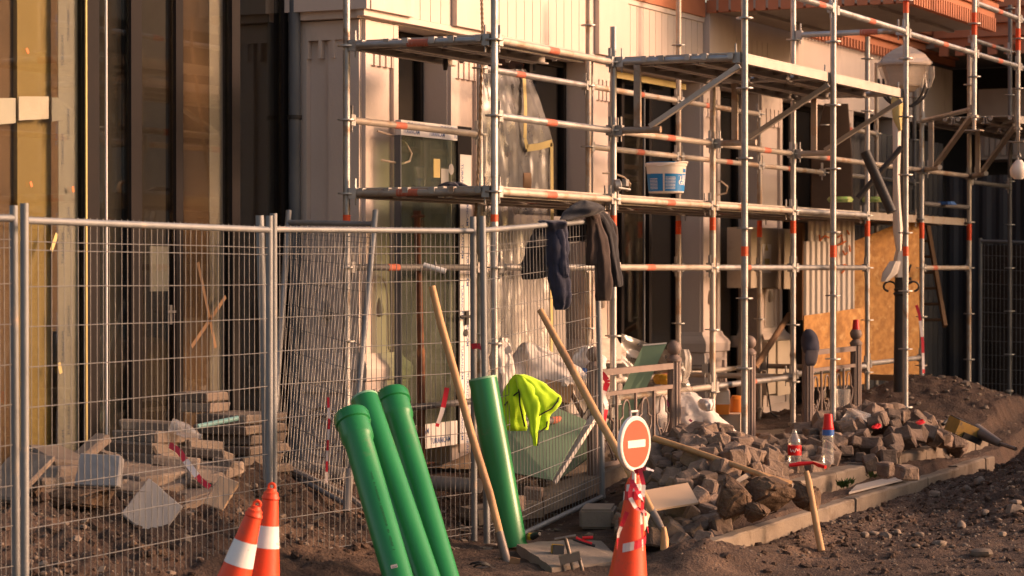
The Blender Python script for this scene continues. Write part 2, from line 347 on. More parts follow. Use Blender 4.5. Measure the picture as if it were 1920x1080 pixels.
ys = [-60, -20, -5, 0, 1.5] + [2.4 + .034 * i for i in range(int((9.4 - 2.4) / .034))] + [9.5, 12, 30, 120]
mb = MB()
mb.add([(x, y, hgt(x, y)) for y in ys for x in xs], [(j * len(xs) + i, j * len(xs) + i + 1, (j + 1) * len(xs) + i + 1, (j + 1) * len(xs) + i) for j in range(len(ys) - 1) for i in range(len(xs) - 1)], True)
struct('ground', mb, 'earth')

# loose gravel and clods: nobody could count them
def rock_pts(r, seed, n=6, m=4):
    rnd = random.Random(seed); out = []
    sx, sy, sz = (rnd.uniform(.65, 1.25) for _ in range(3))
    for j in range(m + 1):
        t = math.pi * (j / m) * .98 + .03
        out.append([Vector((r * sx * math.sin(t) * math.cos(2 * math.pi * i / n) * rnd.uniform(.8, 1.2), r * sy * math.sin(t) * math.sin(2 * math.pi * i / n) * rnd.uniform(.8, 1.2), -r * sz * .75 * math.cos(t) * rnd.uniform(.85, 1.1))) for i in range(n)])
    return out
def gravel(name, mat, count, box, rr, seed, cond=None):
    rnd = random.Random(seed); mb = MB(); k = 0
    while k < count:
        x, y = rnd.uniform(box[0], box[1]), rnd.uniform(box[2], box[3])
        if cond and not cond(x, y, rnd): continue
        r = rr[0] * (rr[1] / rr[0]) ** (rnd.random() ** 2.6); M3 = Euler((rnd.uniform(-.5, .5), rnd.uniform(-.5, .5), rnd.uniform(0, 6.3))).to_matrix()
        c = Vector((x, y, hgt(x, y) + r * .02)); mb.rings([[c + M3 @ p for p in ring] for ring in rock_pts(r, rnd.random(), 6, 3)], True, True); k += 1
    return tag(obj(name, mb, mat), None, None, None, 'stuff')
gravel('loose_gravel', 'pebble', 4200, (12.5, 21.5, 2.6, 5.2), (.003, .022), 3, lambda x, y, r: r.random() < .10 + .9 * gs(x, y, 17.3, 4.4, 1.6, .6))
gravel('earth_clods', 'earth', 5200, (12.5, 21.5, 2.6, 5.3), (.005, .036), 5, lambda x, y, r: r.random() < .12 + .9 * gs(x, y, 17.3, 4.4, 1.8, .7))
gravel('gravel_behind_fence', 'pebble', 1500, (9.0, 15.6, 7.15, 8.9), (.005, .03), 8, lambda x, y, r: r.random() < .35 + .6 * gs(x, y, 11.5, 7.6, 2, .5))
gravel('clods_behind_fence', 'earth', 2600, (9.0, 15.6, 6.9, 8.9), (.006, .045), 9)
gravel('gravel_on_pavement', 'pavement_dust', 900, (14, 26, 5.6, 8.3), (.006, .028), 10)
gravel('gravel_on_far_mound', 'pebble', 500, (21.3, 27, 5.2, 7.6), (.008, .05), 11)
gravel('fine_gravel', 'pebble', 6500, (12.0, 20.5, 3.2, 5.2), (.0025, .008), 33)
# cobbles of river stone one can pick out in the right-hand earth mound
rnd = random.Random(21)
rstones = [(1690, 850, .055), (1838, 902, .06), (1752, 925, .05), (1806, 938, .055), (1812, 915, .05), (1905, 940, .06), (1903, 955, .055), (1847, 960, .045), (1803, 985, .05), (1622, 1002, .045), (1638, 998, .04), (1660, 1004, .05), (1683, 997, .05), (1716, 1022, .035), (1840, 1036, .05), (1762, 1018, .04), (1880, 1000, .04), (1725, 1000, .035)]
def rock(name, px, py, r, mat, label, group=None, seed=0, zoff=.3, sc=(1, 1, 1), n=12, m=8, disp=.35, Z=None):
    """a stone lying where the ray meets the ground; faceted by noise"""
    if Z is None:
        Z = 13.0
        while Z < 34:
            p = at(px, py, Z)
            if p.z <= hsmooth(p.x, p.y) + .02: break
            Z += .05
    c = at(px, py, Z); mb = MB(); mb.sphere((0, 0, 0), (r * sc[0], r * sc[1], r * sc[2]), n, m)
    Q = Euler((seed * .7, seed * 1.3, seed * 2.1)).to_matrix() if disp > .2 else Matrix.Rotation(seed, 3, 'Z')
    for v in mb.v:
        k = 1 + disp * noise.noise(v / r * 1.1 + Vector((seed, 0, seed))) + disp * .4 * noise.noise(v / r * 2.7 + Vector((0, seed, 0)))
        v.xyz = Matrix.Rotation(TH - R(90), 3, 'Z') @ (v * k)
    for v in mb.v: v += c
    return solo(name, mb, mat, label, 'stone', group)
for i, (px, py, r) in enumerate(rstones):
    rock('river_stone', px, py + 2, r * rnd.uniform(.55, 1.0), 'pebble', 'smooth pale river stone lying on the dark earth mound beside the kerb', 'river stones on the earth mound', i * 1.7, sc=(rnd.uniform(.8, 1.4), 1, rnd.uniform(.5, .8)), disp=.38)

# ------------------------------------------------------------------ kerbs (stones one by one)
def kerb_run(root, name, x0, x1, y0, y1, z0, z1, ln, mat, skew=0.0, seed=0):
    rnd = random.Random(seed); x = x0
    while x < x1:
        l_ = ln * rnd.uniform(.9, 1.1); mb = MB(); dz = rnd.uniform(-.006, .006); dy = rnd.uniform(-.008, .008)
        yy = lambda xx: skew * (xx - x0)
        a, b = x + .004, min(x + l_, x1) - .004; c = .012
        prof = [(y0, z0), (y0, z1 - c), (y0 + c, z1), (y1, z1), (y1, z0)]
        rings = [[Vector((xx, p[0] + dy + yy(xx), p[1] + dz)) for p in prof] for xx in [a + (b - a) * q / 8 for q in range(9)]]
        mb.rings(rings, True, False); mb.jitter(.009, 9, seed)
        obj(name, mb, mat, root); x += l_
kr = bpy.data.objects.new('kerb', None); COL.objects.link(kr); kr.location = (16, 5.5, .1); tag(kr, None, None, None, 'structure')
kerb_run(kr, 'kerb_stone', 15.9, 21.2, 5.52, 5.70, .05, .285, .82, 'kerb', .02, 4)
kr2 = bpy.data.objects.new('edging_kerb', None); COL.objects.link(kr2); kr2.location = (16, 5.0, .05); tag(kr2, None, None, None, 'structure')
kerb_run(kr2, 'edging_stone', 13.25, 20.4, 5.15, 5.235, -.10, .145, .98, 'kerb', .03, 5)
mb = MB(); mb.grid(lambda u, v: Vector((14.6 + 5.2 * u, yedge(14.6 + 5.2 * u) + .09 + v * (.26 - .06 * u), .143 + .006 * noise.noise(Vector((u * 20, v * 3, 0))))), 60, 8)
struct('gutter', mb, 'kerb')
mb = MB(); mb.grid(lambda u, v: Vector((15.9 + 6 * u, 5.73 + 2.7 * v, .272 + .01 * noise.noise(Vector((u * 30, v * 14, 0))) + .2 * max(0, hsmooth(15.9 + 6 * u, 5.73 + 2.7 * v) - .27) - .02 * (1 - sm(u * 8)))), 120, 50)
struct('pavement', mb, 'pavement_dust')
# ------------------------------------------------------------------ the building along the street
YF = 8.55                      # face of the piers
bld = thing('building', 'beige stone building with piers, fluted frieze and terracotta cornice behind the scaffold', 'building', (18, YF, .25))
def bpart(name, mb, mat='stone', parent=None): return obj(name, mb, mat, parent or bld)
# piers: (x0, x1)
PIERS = [(15.10, 15.66), (16.43, 17.0), (19.10, 19.64), (21.70, 22.22), (23.32, 24.02), (25.8, 26.4), (28.0, 28.6)]
def pier(x0, x1, deep=.30, z1=3.54, full=False):
    m = MB(); zb = 1.12
    fy = YF + .030
    m.bx(x0 + .02, x1 - .02, fy, YF + deep, zb, z1)                                    # shaft core, behind the borders
    p = bpart('pier', m)
    e = MB(); e.bx(x0 + .035, x0 + .105, YF, fy + .01, zb, z1 - .002); bpart('pier_border', e, 'stone', p)
    e = MB(); e.bx(x1 - .105, x1 - .035, YF, fy + .01, zb, z1 - .002); bpart('pier_border', e, 'stone', p)
    e = MB(); e.bx(x0 + .105, x1 - .105, YF + .003, fy + .01, 3.40, z1 - .003)
    n = 4; wslot = .028; span = x1 - x0 - .21
    for i in range(n + 1):
        a = x0 + .105 + (0 if i == 0 else (i - .5) * span / n + wslot); b = x0 + .105 + (span if i == n else (i + .5) * span / n)
        e.bx(a, b, YF + .003, fy + .01, 3.22, 3.40)
    bpart('slotted_capital', e, 'stone', p)
    # niche: arched frame and a raised dark drop, the hollow's shade put into its colour
    cx = (x0 + x1) / 2; a = MB(); pts = []
    for i in range(13):
        t = math.pi * i / 12; pts.append((cx + .14 * math.cos(t), fy - .002, 1.50 + .20 * math.sin(t)))
    a.path([(cx + .15, fy - .002, 1.16), (cx + .145, fy - .002, 1.35)] + pts + [(cx - .145, fy - .002, 1.35), (cx - .15, fy - .002, 1.16)], .014, 6); bpart('niche_arch', a, 'stone', p)
    d = MB(); d.lathe([(.001, 0), (.03, .01), (.036, .05), (.022, .10), (.002, .14)], (cx, fy - .004, 1.40), n=10); bpart('niche_shade_drop', d, 'stone_dark', p)
    # base: moulded block with a sunk panel
    bw = .05; b = MB()
    prof = [(.0, .20), (.0, .62), (.012, .635), (.012, .98), (0, 1.0), (-.012, 1.01), (-.012, 1.06), (-.035, 1.10), (-.05, 1.13)]
    rings = []
    for off, z in [(bw, .20), (bw, .64), (bw - .01, .645), (bw - .01, .94), (bw + .012, .95), (bw + .018, 1.03), (bw + .004, 1.06), (.018, 1.10), (.004, 1.14)]:
        rings.append([Vector((x0 - off, YF - off, z)), Vector((x1 + off, YF - off, z)), Vector((x1 + off, YF + deep, z)), Vector((x0 - off, YF + deep, z))])
    b.rings(rings, True, False); bs = bpart('pier_base', b, 'stone', p)
    fr = MB(); y = YF - bw - .002
    for (a0, a1, c0, c1) in ((x0 + .06, x1 - .06, .86, .885), (x0 + .06, x1 - .06, .34, .365), (x0 + .06, x0 + .085, .365, .86), (x1 - .085, x1 - .06, .365, .86)): fr.bx(a0, a1, y - .012, y + .02, c0, c1)
    bpart('base_panel_frame', fr, 'stone', p)
    ro = MB()
    for r in (.06, .10, .15):
        ro.path([(cx + r * math.cos(2 * math.pi * i / 24), y - .004, .60 + r * math.sin(2 * math.pi * i / 24)) for i in range(25)], .011, 6, False)
    bpart('base_rosette', ro, 'stone', p)
    return p
for i, (a, b) in enumerate(PIERS):
    pier(a, b, .30)
# the first pier's deep left side face (facing along the street)
X0 = PIERS[0][0]; m = MB(); m.bx(X0 + .055, X0 + .3, YF + .28, 9.16, 1.0, 3.54); side = bpart('pier_side', m)
m = MB(); m.bx(X0, X0 + .06, YF + .035, YF + .14, 1.12, 3.538); bpart('side_border', m, 'stone', side)
m = MB(); m.bx(X0, X0 + .06, 9.02, 9.158, 1.12, 3.538); bpart('side_border', m, 'stone', side)
m = MB(); m.bx(X0 + .001, X0 + .06, YF + .14, 9.02, 3.40, 3.537)
y0, y1 = YF + .14, 9.02; n = 3; sl = .085
for i in range(n + 1):
    ctr = [y0 + (k + .5) * (y1 - y0) / n for k in range(n)]
    a = y0 if i == 0 else ctr[i - 1] + sl / 2; b = y1 if i == n else ctr[i] - sl / 2
    m.bx(X0 + .001, X0 + .06, a, b, 3.27, 3.40)
for c in ctr: pass
bpart('side_crenels', m, 'stone', side)
m = MB()
for off, za, zb_ in ((.05, .2, .64), (.04, .642, .94), (.064, .942, 1.04), (.03, 1.042, 1.08), (.012, 1.082, 1.12)): m.bx(X0 - off, X0 + .1, YF + .301, 9.16, za, zb_)
bpart('side_base', m, 'stone', side)
m = MB(); xx = X0 - .052
for (a0, a1, c0, c1) in ((YF + .1, 9.05, .86, .885), (YF + .1, 9.05, .34, .365), (YF + .1, YF + .125, .365, .86), (9.025, 9.05, .365, .86)): m.bx(xx - .012, xx + .02, a0, a1, c0, c1)
bpart('side_panel_frame', m, 'stone', side)
m = MB(); cy = (YF + 9.16) / 2
for r in (.07, .12, .18): m.path([(xx - .004, cy + r * math.cos(2 * math.pi * i / 24), .58 + r * math.sin(2 * math.pi * i / 24)) for i in range(25)], .012, 6, False)
bpart('side_rosette', m, 'stone', side)
m = MB(); pts = [(X0 + .02, cy + .17 * math.cos(math.pi * i / 12), 1.46 + .2 * math.sin(math.pi * i / 12)) for i in range(13)]
m.path([(X0 + .055, cy + .18, 1.14)] + [(X0 + .055, q[1], q[2]) for q in pts] + [(X0 + .055, cy - .18, 1.14)], .018, 6); bpart('side_arch', m, 'stone', side)
m = MB(); m.lathe([(.001, 0), (.045, .01), (.055, .06), (.035, .12), (.002, .16)], (X0 + .05, cy, 1.38), n=10); bpart('side_shade_drop', m, 'stone_dark', side)  # raised drop in darker stone, painting the shade of a hollow
# frieze: a projecting band of upright stone panels, capped by terracotta
fy = YF - .05
m = MB(); m.bx(X0 - .06, 30.5, YF + .012, YF + .6, 3.545, 4.30); fz = bpart('frieze', m)
m = MB(); m.bx(X0 - .06, X0 + .3, YF + .6, 9.3, 3.545, 4.3); bpart('frieze_return', m, 'stone', fz)
m = MB(); m.bx(X0 - .11, X0 - .062, YF - .09, 9.3, 3.60, 4.3); bpart('frieze_end_panel', m, 'stone', fz)
m = MB(); m.bx(X0 - .085, 21.5, YF - .055, YF + .01, 3.556, 3.60); bpart('frieze_ledge', m, 'stone', fz)
rib_me = shared('rib', MB().box((0, 0, .25), (.142, .05, .50)), 'stone')
rib_b = shared('rib', MB().box((0, 0, .25), (.142, .05, .44)), 'stone')
def ribs(x0, x1, z=3.603, me=None, y=None):
    n = max(1, round((x1 - x0) / .15)); st = (x1 - x0) / n
    for i in range(n): inst('rib', me or rib_me, fz, (x0 + (i + .5) * st, (y or fy) + .028, z), (0, 0, 0), (st / .15, 1, 1))
for i, (a, b) in enumerate(PIERS[:4]):
    mm_ = MB(); mm_.bx(a - .05, b + .04, YF - .095, YF + .011, 3.602, 4.3); bpart('frieze_block', mm_, 'stone', fz)
ribs(15.71, 16.37); ribs(17.05, 19.04); ribs(19.69, 21.60)
m = MB(); m.bx(15.70, 21.60, fy - .012, YF + .011, 4.105, 4.15); bpart('frieze_top_rail', m, 'stone', fz)
m = MB(); m.bx(15.70, 21.58, fy - .03, YF + .011, 4.152, 4.6); bpart('terracotta_band', m, 'terracotta', fz)
# wall beyond, under the balcony
m = MB(); m.bx(22.4, 24.6, YF - .02, YF + .011, 3.56, 4.26); w2 = bpart('upper_wall', m, 'stone')
for i in range(7): inst('panel_strip', rib_b, w2, (22.62 + i * .15, YF - .012, 3.62), (0, 0, 0), (.86, .5, .95))
# cornice band of the further stretch, with dentils
dent = shared('dentil', MB().box((0, 0, 0), (.055, .07, .10)), 'terracotta')
m = MB()
for k, (z0, z1, off) in enumerate(((4.34, 4.42, .05), (4.422, 4.50, .10), (4.502, 4.60, .16), (4.602, 4.9, .2))): m.bx(24.62, 30.4, YF - off, YF + .01, z0, z1)
cor = bpart('wall_cornice', m, 'terracotta')
for i in range(36): inst('dentil', dent, cor, (24.75 + i * .11, YF - .04, 4.285))
# balcony over the street: terracotta fascia, dentils, plain soffit
BX0, BX1, BY0 = 21.62, 24.55, 6.45; ZB = 4.22
m = MB(); m.bx(BX0, BX1, BY0 + .06, YF - .10, ZB, 4.5); bal = bpart('balcony_soffit', m, 'soffit')
for a in range(2):
    e = MB(); e.bx(BX0 + .25 + a * 1.4, BX0 + 1.45 + a * 1.4, BY0 + .4, BY0 + .46, ZB - .03, ZB + .002); bpart('soffit_moulding', e, 'soffit', bal)
    e = MB(); e.bx(BX0 + .25 + a * 1.4, BX0 + 1.45 + a * 1.4, YF - .5, YF - .44, ZB - .03, ZB + .002); bpart('soffit_moulding', e, 'soffit', bal)
fas = MB()
for (z0, z1, off) in ((ZB + .105, ZB + .17, .0), (ZB + .172, ZB + .25, .035), (ZB + .252, ZB + .275, .02), (ZB + .277, ZB + .36, .075), (ZB + .362, ZB + .385, .06), (ZB + .387, ZB + .50, .12), (ZB + .502, ZB + .56, .15), (ZB + .562, ZB + .9, .10)):
    fas.bx(BX0 - off, BX1 + off, BY0 - off, YF - .1, z0, z1)
fas = bpart('balcony_fascia', fas, 'terracotta')
for i in range(36): inst('dentil', dent, fas, (BX0 + .03 + i * (BX1 - BX0 - .06) / 35, BY0 + .02, ZB + .035), (0, 0, 0), (.82, 1, 1.4))
dwide = shared('dentil', MB().box((0, 0, 0), (.07, .10, .12)), 'terracotta')
for i in range(16): inst('dentil', dwide, fas, (BX0 + .03, BY0 + .1 + i * .125, ZB + .04))
# dark openings between the piers: frame, panes and the unlit rooms behind
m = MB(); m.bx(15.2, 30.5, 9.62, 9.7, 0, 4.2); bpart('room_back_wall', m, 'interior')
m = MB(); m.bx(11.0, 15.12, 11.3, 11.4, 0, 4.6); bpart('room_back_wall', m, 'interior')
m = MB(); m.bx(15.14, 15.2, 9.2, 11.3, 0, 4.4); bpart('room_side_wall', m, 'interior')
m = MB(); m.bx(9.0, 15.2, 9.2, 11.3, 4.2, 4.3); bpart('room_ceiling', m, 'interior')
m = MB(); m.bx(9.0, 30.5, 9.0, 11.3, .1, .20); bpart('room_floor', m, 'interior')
def window(x0, x1, z0, z1, y, mull=(), glass='shop_glass', fw=.05):
    f = MB(); f.bx(x0, x0 + fw, y - .03, y + .04, z0, z1); f.bx(x1 - fw, x1, y - .03, y + .04, z0, z1)
    f.bx(x0 + fw, x1 - fw, y - .028, y + .038, z1 - fw, z1); f.bx(x0 + fw, x1 - fw, y - .028, y + .038, z0, z0 + fw)
    wd = bpart('window', f, 'dark_frame'); xs_ = [x0 + fw] + list(mull) + [x1 - fw]
    for mx_ in mull: e = MB(); e.bx(mx_ - .03, mx_ + .03, y - .026, y + .036, z0 + fw, z1 - fw); bpart('mullion', e, 'dark_frame', wd)
    for a, b in zip(xs_, xs_[1:]): e = MB(); e.bx(a, b, y, y + .008, z0 + fw, z1 - fw); bpart('pane', e, glass, wd)
    return wd
window(15.66, 16.43, .25, 3.54, 8.80)
window(17.0, 19.10, .25, 3.54, 8.82, (17.7, 18.4)); window(19.64, 21.70, .25, 3.54, 8.82, (20.35, 21.0)); window(22.22, 23.32, .25, 3.54, 8.82, (22.8,))
window(24.02, 25.8, .25, 3.54, 8.82, (24.9,)); window(26.4, 28.0, .25, 3.54, 8.82, (27.2,))
m = MB(); m.bx(17.95, 18.98, 8.74, 8.78, .25, 2.20); bpart('rendered_panel', m, 'render_grey')
m = MB(); m.bx(19.70, 21.66, 8.70, 8.705, 3.47, 3.53); bpart('masking_tape', m, 'masking_yellow')
m = MB(); m.tube((20.62, 8.70, .3), (20.62, 8.70, 3.4), .012, n=8); bpart('blue_strip', m, 'downpipe')
def word(b, size, org, ux, uy, bold, mat, parent):
    o = obj('lettering', text_mb(b, size, org, ux, uy, bold), mat, parent); o['kind'] = 'stuff'; return o
# glazed shopfront left of the first pier, set back; boards and papers behind the glass stand in for its reflections, with film and a post
YG = 9.16
def sx(px, y=YG): return Xon(px, y)
shop = bpart('shopfront', MB().bx(8.5, X0 + .02, YG + .02, YG + .5, 4.2, 4.6), 'dark_frame')
for a, b, dp in ((155, 181, .025), (242, 262, .02), (325, 338, .025), (429, 444, .03), (-30, -8, .025), (527, 536, .02)):
    e = MB(); e.bx(sx(a), sx(b), YG - dp, YG + .06, .2, 4.2); bpart('mullion', e, 'dark_frame', shop)
for a, b in ((-8, 155), (181, 242), (262, 325), (338, 429), (444, 527)):
    e = MB(); e.bx(sx(a) + .002, sx(b) - .002, YG, YG + .008, .2, 4.2); bpart('pane', e, 'shop_glass', shop)
e = MB(); e.bx(sx(153.5), sx(156), YG - .034, YG - .0255, .2, 4.2); bpart('edge_trim', e, 'masking_yellow', shop)
e = MB(); e.tube((sx(190), YG - .04, .2), (sx(190), YG - .04, 4.2), .008, n=8); bpart('edge_trim', e, 'tape_white', shop)
def backing(name, a, b, y, z0, z1, mat, th=.03):
    e = MB(); e.bx(sx(a, y), sx(b, y), y, y + th, z0, z1); return bpart(name, e, mat, shop)
backing('board_as_reflection', 33, 96, YG + .10, .2, 4.2, 'yellow_as_reflection'); backing('board_as_reflection', -8, 32, YG + .14, .2, 4.2, 'panel_as_reflection'); backing('board_as_reflection', 96, 110, YG + .3, .2, 4.2, 'panel_as_reflection')  # coloured boards added in place of warm reflections in the glass
for qa, qb, qc, qd, mt_ in ((-6, 30, 184, 234, 'tape_white'), (36, 92, 181, 226, 'white_paint'), (98, 122, 183, 228, 'film_strip')):  # pale sheets put in for a bright reflection on the pane
    e = MB().prism([atY(qa, qd, YG + .02), atY(qb, qd - 3, YG + .02), atY(qb, qc, YG + .02), atY(qa, qc, YG + .02)], (0, .005, 0)); bpart('paper_as_reflection', e, mt_, shop)
fl = backing('film_strip', 110, 146, YG + .03, .2, 4.2, 'film_strip', .004); f2 = backing('film_strip', 393, 426, YG + .05, .2, 4.2, 'render_grey', .004)
backing('board_as_reflection', 341, 392, YG + .35, .2, 4.2, 'panel_as_reflection'); backing('board_as_reflection', -8, 150, YG + .22, .2, 1.35, 'panel_as_reflection')  # the low one stands in for a reflected house front
e = MB(); e.tube((sx(214, YG + .22), YG + .22, .2), (sx(214, YG + .22), YG + .22, 4.2), .15, n=20); bpart('column_behind_glass', e, 'tile_beige', shop)
e = MB(); e.bx(sx(262, YG + .3), sx(325, YG + .3), YG + .3, YG + .33, .2, 4.2); bpart('board_as_reflection', e, 'interior', shop)
e = MB(); e.bx(sx(452, YG + .5), sx(482, YG + .5), YG + .5, YG + .53, .2, 4.2); bpart('board_as_reflection', e, 'downpipe', shop)
for k in range(6):
    for px in (116, 127, 138):
        word('TURANCAM', .036, (sx(px), YG + .028, .5 + k * .62 + (px % 7) * .04), (0, 0, 1), (-1, 0, 0), .0, 'ink', shop)
# masking-tape cross and scraps stuck on the glass, door handle
def tape(a, b, wd, mat, parent, name='tape_strip'):
    p, q = Vector(a), Vector(b); d = (q - p).normalized(); n_ = Vector((-d.z, 0, d.x)) * wd / 2
    e = MB(); e.prism([p - n_, q - n_, q + n_, p + n_], (0, -.002, 0)); return bpart(name, e, mat, parent)
P = lambda x, y: atY(x, y, YG - .008)
tape(P(371, 492), P(404, 652), .03, 'cardboard', shop); tape(P(359, 650), P(423, 556), .03, 'cardboard', shop)
tape(P(107, 438), P(96, 470), .03, 'masking_yellow', shop); tape(P(110, 680), P(114, 700), .03, 'masking_yellow', shop); tape(P(50, 91), P(54, 100), .02, 'graffiti', shop); tape(P(57, 341), P(60, 350), .02, 'graffiti', shop); tape(P(136, 350), P(138, 360), .02, 'graffiti', shop)
e = MB(); c = P(314, 590); e.box(c + Vector((0, -.02, 0)), (.03, .02, .13)); e.box(c + Vector((-.01, -.04, .02)), (.09, .014, .016)); bpart('door_handle', e, 'steel_dark', shop)
e = MB(); e.bx(sx(285), sx(318), YG + .012, YG + .02, 1.6, 1.9); bpart('paper_as_reflection', e, 'film_strip', shop)
# downpipe beside the first pier
e = MB(); e.tube((X0 - .07, 9.08, .2), (X0 - .07, 9.08, 4.2), .045, n=14)
dpipe = bpart('downpipe', e, 'downpipe'); e = MB(); e.tube((X0 - .07, 9.08, 2.83), (X0 - .07, 9.08, 2.86), .055, n=14); bpart('pipe_clip', e, 'black_metal', dpipe)

# the tall glass door leaf with printed protective tape, hung open in front of the second pier
YD = 8.40
def dx(px): return Xon(px, YD)
door = thing('door', 'open glass door with printed white protective tape and black lever handle', 'door', (dx(815), YD, .3))
xa, xb = dx(752), dx(884); zt = 2.83
e = MB(); e.bx(xa, xb - .0, YD, YD + .045, 2.72, zt); top = obj('top_rail', e, 'tape_white', door)
e = MB(); e.bx(dx(858), xb - .001, YD - .003, YD + .048, 2.62, zt + .002); obj('corner_cover', e, 'dark_frame', door)
e = MB(); e.bx(dx(862), xb, YD + .001, YD + .044, .42, 2.619); stl = obj('stile', e, 'tape_white', door)
e = MB(); e.bx(dx(858.5), dx(862) - .001, YD - .004, YD + .05, .42, 2.619); obj('glazing_bead', e, 'dark_frame', door)
e = MB(); e.bx(xa, dx(858), YD + .002, YD + .046, .42, .60); bot = obj('bottom_rail', e, 'tape_white', door)
e = MB(); e.bx(xa + .006, dx(858.5), YD + .012, YD + .024, .60, 2.72); gl = obj('pane', e, 'door_glass', door)
e = MB(); e.bx(xa - .012, xa + .004, YD - .002, YD + .05, .42, 2.718); obj('pane_edge', e, 'downpipe', door)
e = MB(); e.bx(dx(815), dx(827), YD + .008, YD + .0115, 2.43, 2.57); obj('sticker', e, 'masking_yellow', gl)
e = MB(); e.bx(dx(829), dx(843), YD + .008, YD + .0115, 2.35, 2.50); obj('sticker', e, 'film_strip', gl)
e = MB(); e.lathe([(.042, 0), (.042, .003)], (dx(848), YD + .0115, 2.50), (0, -1, 0), 20); obj('sticker', e, 'film_strip', gl)
def addmb(a, b):
    o = len(a.v); a.v += b.v; a.f += [[i + o for i in f] for f in b.f]; a.sm += b.sm; return a
for k in range(5):
    word('TURANCAM', .046, (xa + .10 + k * .52, YD - .002, 2.785) if k < 2 else (xa + .03 + (k - 2) * .40, YD - .002, 2.735), (1, 0, 0), (0, 0, 1), .006, 'ink_blue', top)
for px, s0 in ((865, 0), (874.5, .21)):
    for k in range(5): word('TURANCAM', .048, (dx(px), YD - .001, 2.55 - s0 - k * .46), (0, 0, -1), (1, 0, 0), .005, 'ink_blue', stl)
word('TURANCAM', .06, (xa + .1, YD - .001, .53), (1, 0, 0), (0, 0, 1), .006, 'ink_blue', bot); word('TURANCAM', .06, (xa + .45, YD - .001, .45), (1, 0, 0), (0, 0, 1), .006, 'ink_blue', bot)
hz = H + (HOR - 596) / F * 18.4
e = MB(); e.box((dx(872), YD - .012, hz), (.04, .02, .11)); e.tube((dx(872), YD - .01, hz + .01), (dx(872), YD - .06, hz + .01), .011); e.tube((dx(873), YD - .06, hz + .01), (dx(848), YD - .06, hz + .012), .011); obj('handle', e, 'plastic_black', stl)
e = MB(); e.lathe([(.028, 0), (.028, .012)], (dx(872), YD - .001, hz - .115), (0, -1, 0), 16); obj('lock_plate', e, 'plastic_black', stl)
# hoarding, far block and its dark passage at the right
far = thing('far_building', 'far building block with terracotta cornice and dark passage at the right edge', 'building', (31, 7, .2))
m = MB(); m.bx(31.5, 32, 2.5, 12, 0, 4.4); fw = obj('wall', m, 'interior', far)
m = MB(); m.bx(28.9, 34, 3.0, 12, 4.45, 4.62); obj('soffit', m, 'soffit', far)
m = MB()
for z0, z1, off in ((4.46, 4.56, .03), (4.562, 4.66, .08), (4.662, 4.72, .05), (4.722, 4.84, .13), (4.842, 4.90, .10), (4.902, 5.05, .2)): m.bx(28.9 - off, 34, 3.0 - off, YF - .22, z0, z1)
fc = obj('cornice', m, 'terracotta', far)
for i in range(26): inst('dentil', dwide, fc, (28.84, 3.2 + i * .2, 4.40), (0, 0, 0), (1, 1.1, 1))
m = MB(); m.bx(28.7, 34, 3, 9, 5.052, 5.10); obj('flashing', m, 'blue_cloth', far)
m = MB(); m.bx(29.4, 34, 3.2, 9, 5.102, 5.6); obj('upper_band', m, 'masking_yellow', far)
p = atX(1880, 180, 30.5)
m = MB(); m.bx(30.5, 31.4, p.y - .28, p.y + .32, 3.15, 4.05); cp = obj('pier_capital', m, 'stone', far)
for i in range(6): e = MB(); e.bx(30.46, 30.499, p.y - .2 + i * .075, p.y - .145 + i * .075, 3.2, 3.6); obj('flute', e, 'stone', cp)
def corrug(name, p0, p1, z0, z1, pitch, amp, mat, parent=None, nper=4):
    p0, p1 = Vector(p0), Vector(p1); L = (p1 - p0).length; d = (p1 - p0) / L; nn = Vector((d.y, -d.x, 0)); n = max(2, int(L / pitch * nper))
    prof = [0, 1, 1, 0]; mb = MB(); top = []; 
    for side in (0, .0015):
        for i in range(n + 1):
            q = p0 + d * (L * i / n) + nn * (amp * prof[i % 4] - side); top.append(q)
    k = n + 1
    vs = [Vector((q.x, q.y, z0)) for q in top] + [Vector((q.x, q.y, z1)) for q in top]; o = 2 * k
    fs = [(i, i + 1, o + i + 1, o + i) for i in range(n)] + [(k + i + 1, k + i, o + k + i, o + k + i + 1) for i in range(n)] + [(o + i, o + i + 1, o + k + i + 1, o + k + i) for i in range(n)]
    mb.add(vs, fs); return obj(name, mb, mat, parent) if parent else mb
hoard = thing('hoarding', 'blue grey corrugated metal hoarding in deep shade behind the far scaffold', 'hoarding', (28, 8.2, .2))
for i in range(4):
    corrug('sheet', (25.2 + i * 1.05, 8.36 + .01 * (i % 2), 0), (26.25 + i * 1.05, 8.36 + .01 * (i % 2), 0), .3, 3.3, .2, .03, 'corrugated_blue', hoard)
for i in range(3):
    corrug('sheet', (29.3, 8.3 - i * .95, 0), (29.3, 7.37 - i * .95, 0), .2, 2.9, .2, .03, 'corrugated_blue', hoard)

# the houses across the street, seen only as dark reflections in the glass
opp = thing('opposite_building', 'brown house across the street, seen only reflected in the shop glass', 'building', (42, -9, 0))
m = MB(); m.bx(35, 66, -16, -8, 0, 11); obj('wall', m, 'stone_dark', opp)
for i in range(9):
    for z in (.8, 4.2, 7.6):
        m = MB(); m.bx(36 + i * 3.3, 37.6 + i * 3.3, -8.02, -7.97, z, z + 2.2); obj('window', m, 'interior', opp)
m = MB(); m.bx(34.8, 66.2, -8.4, -7.9, 10.7, 11.2); obj('cornice', m, 'terracotta', opp)
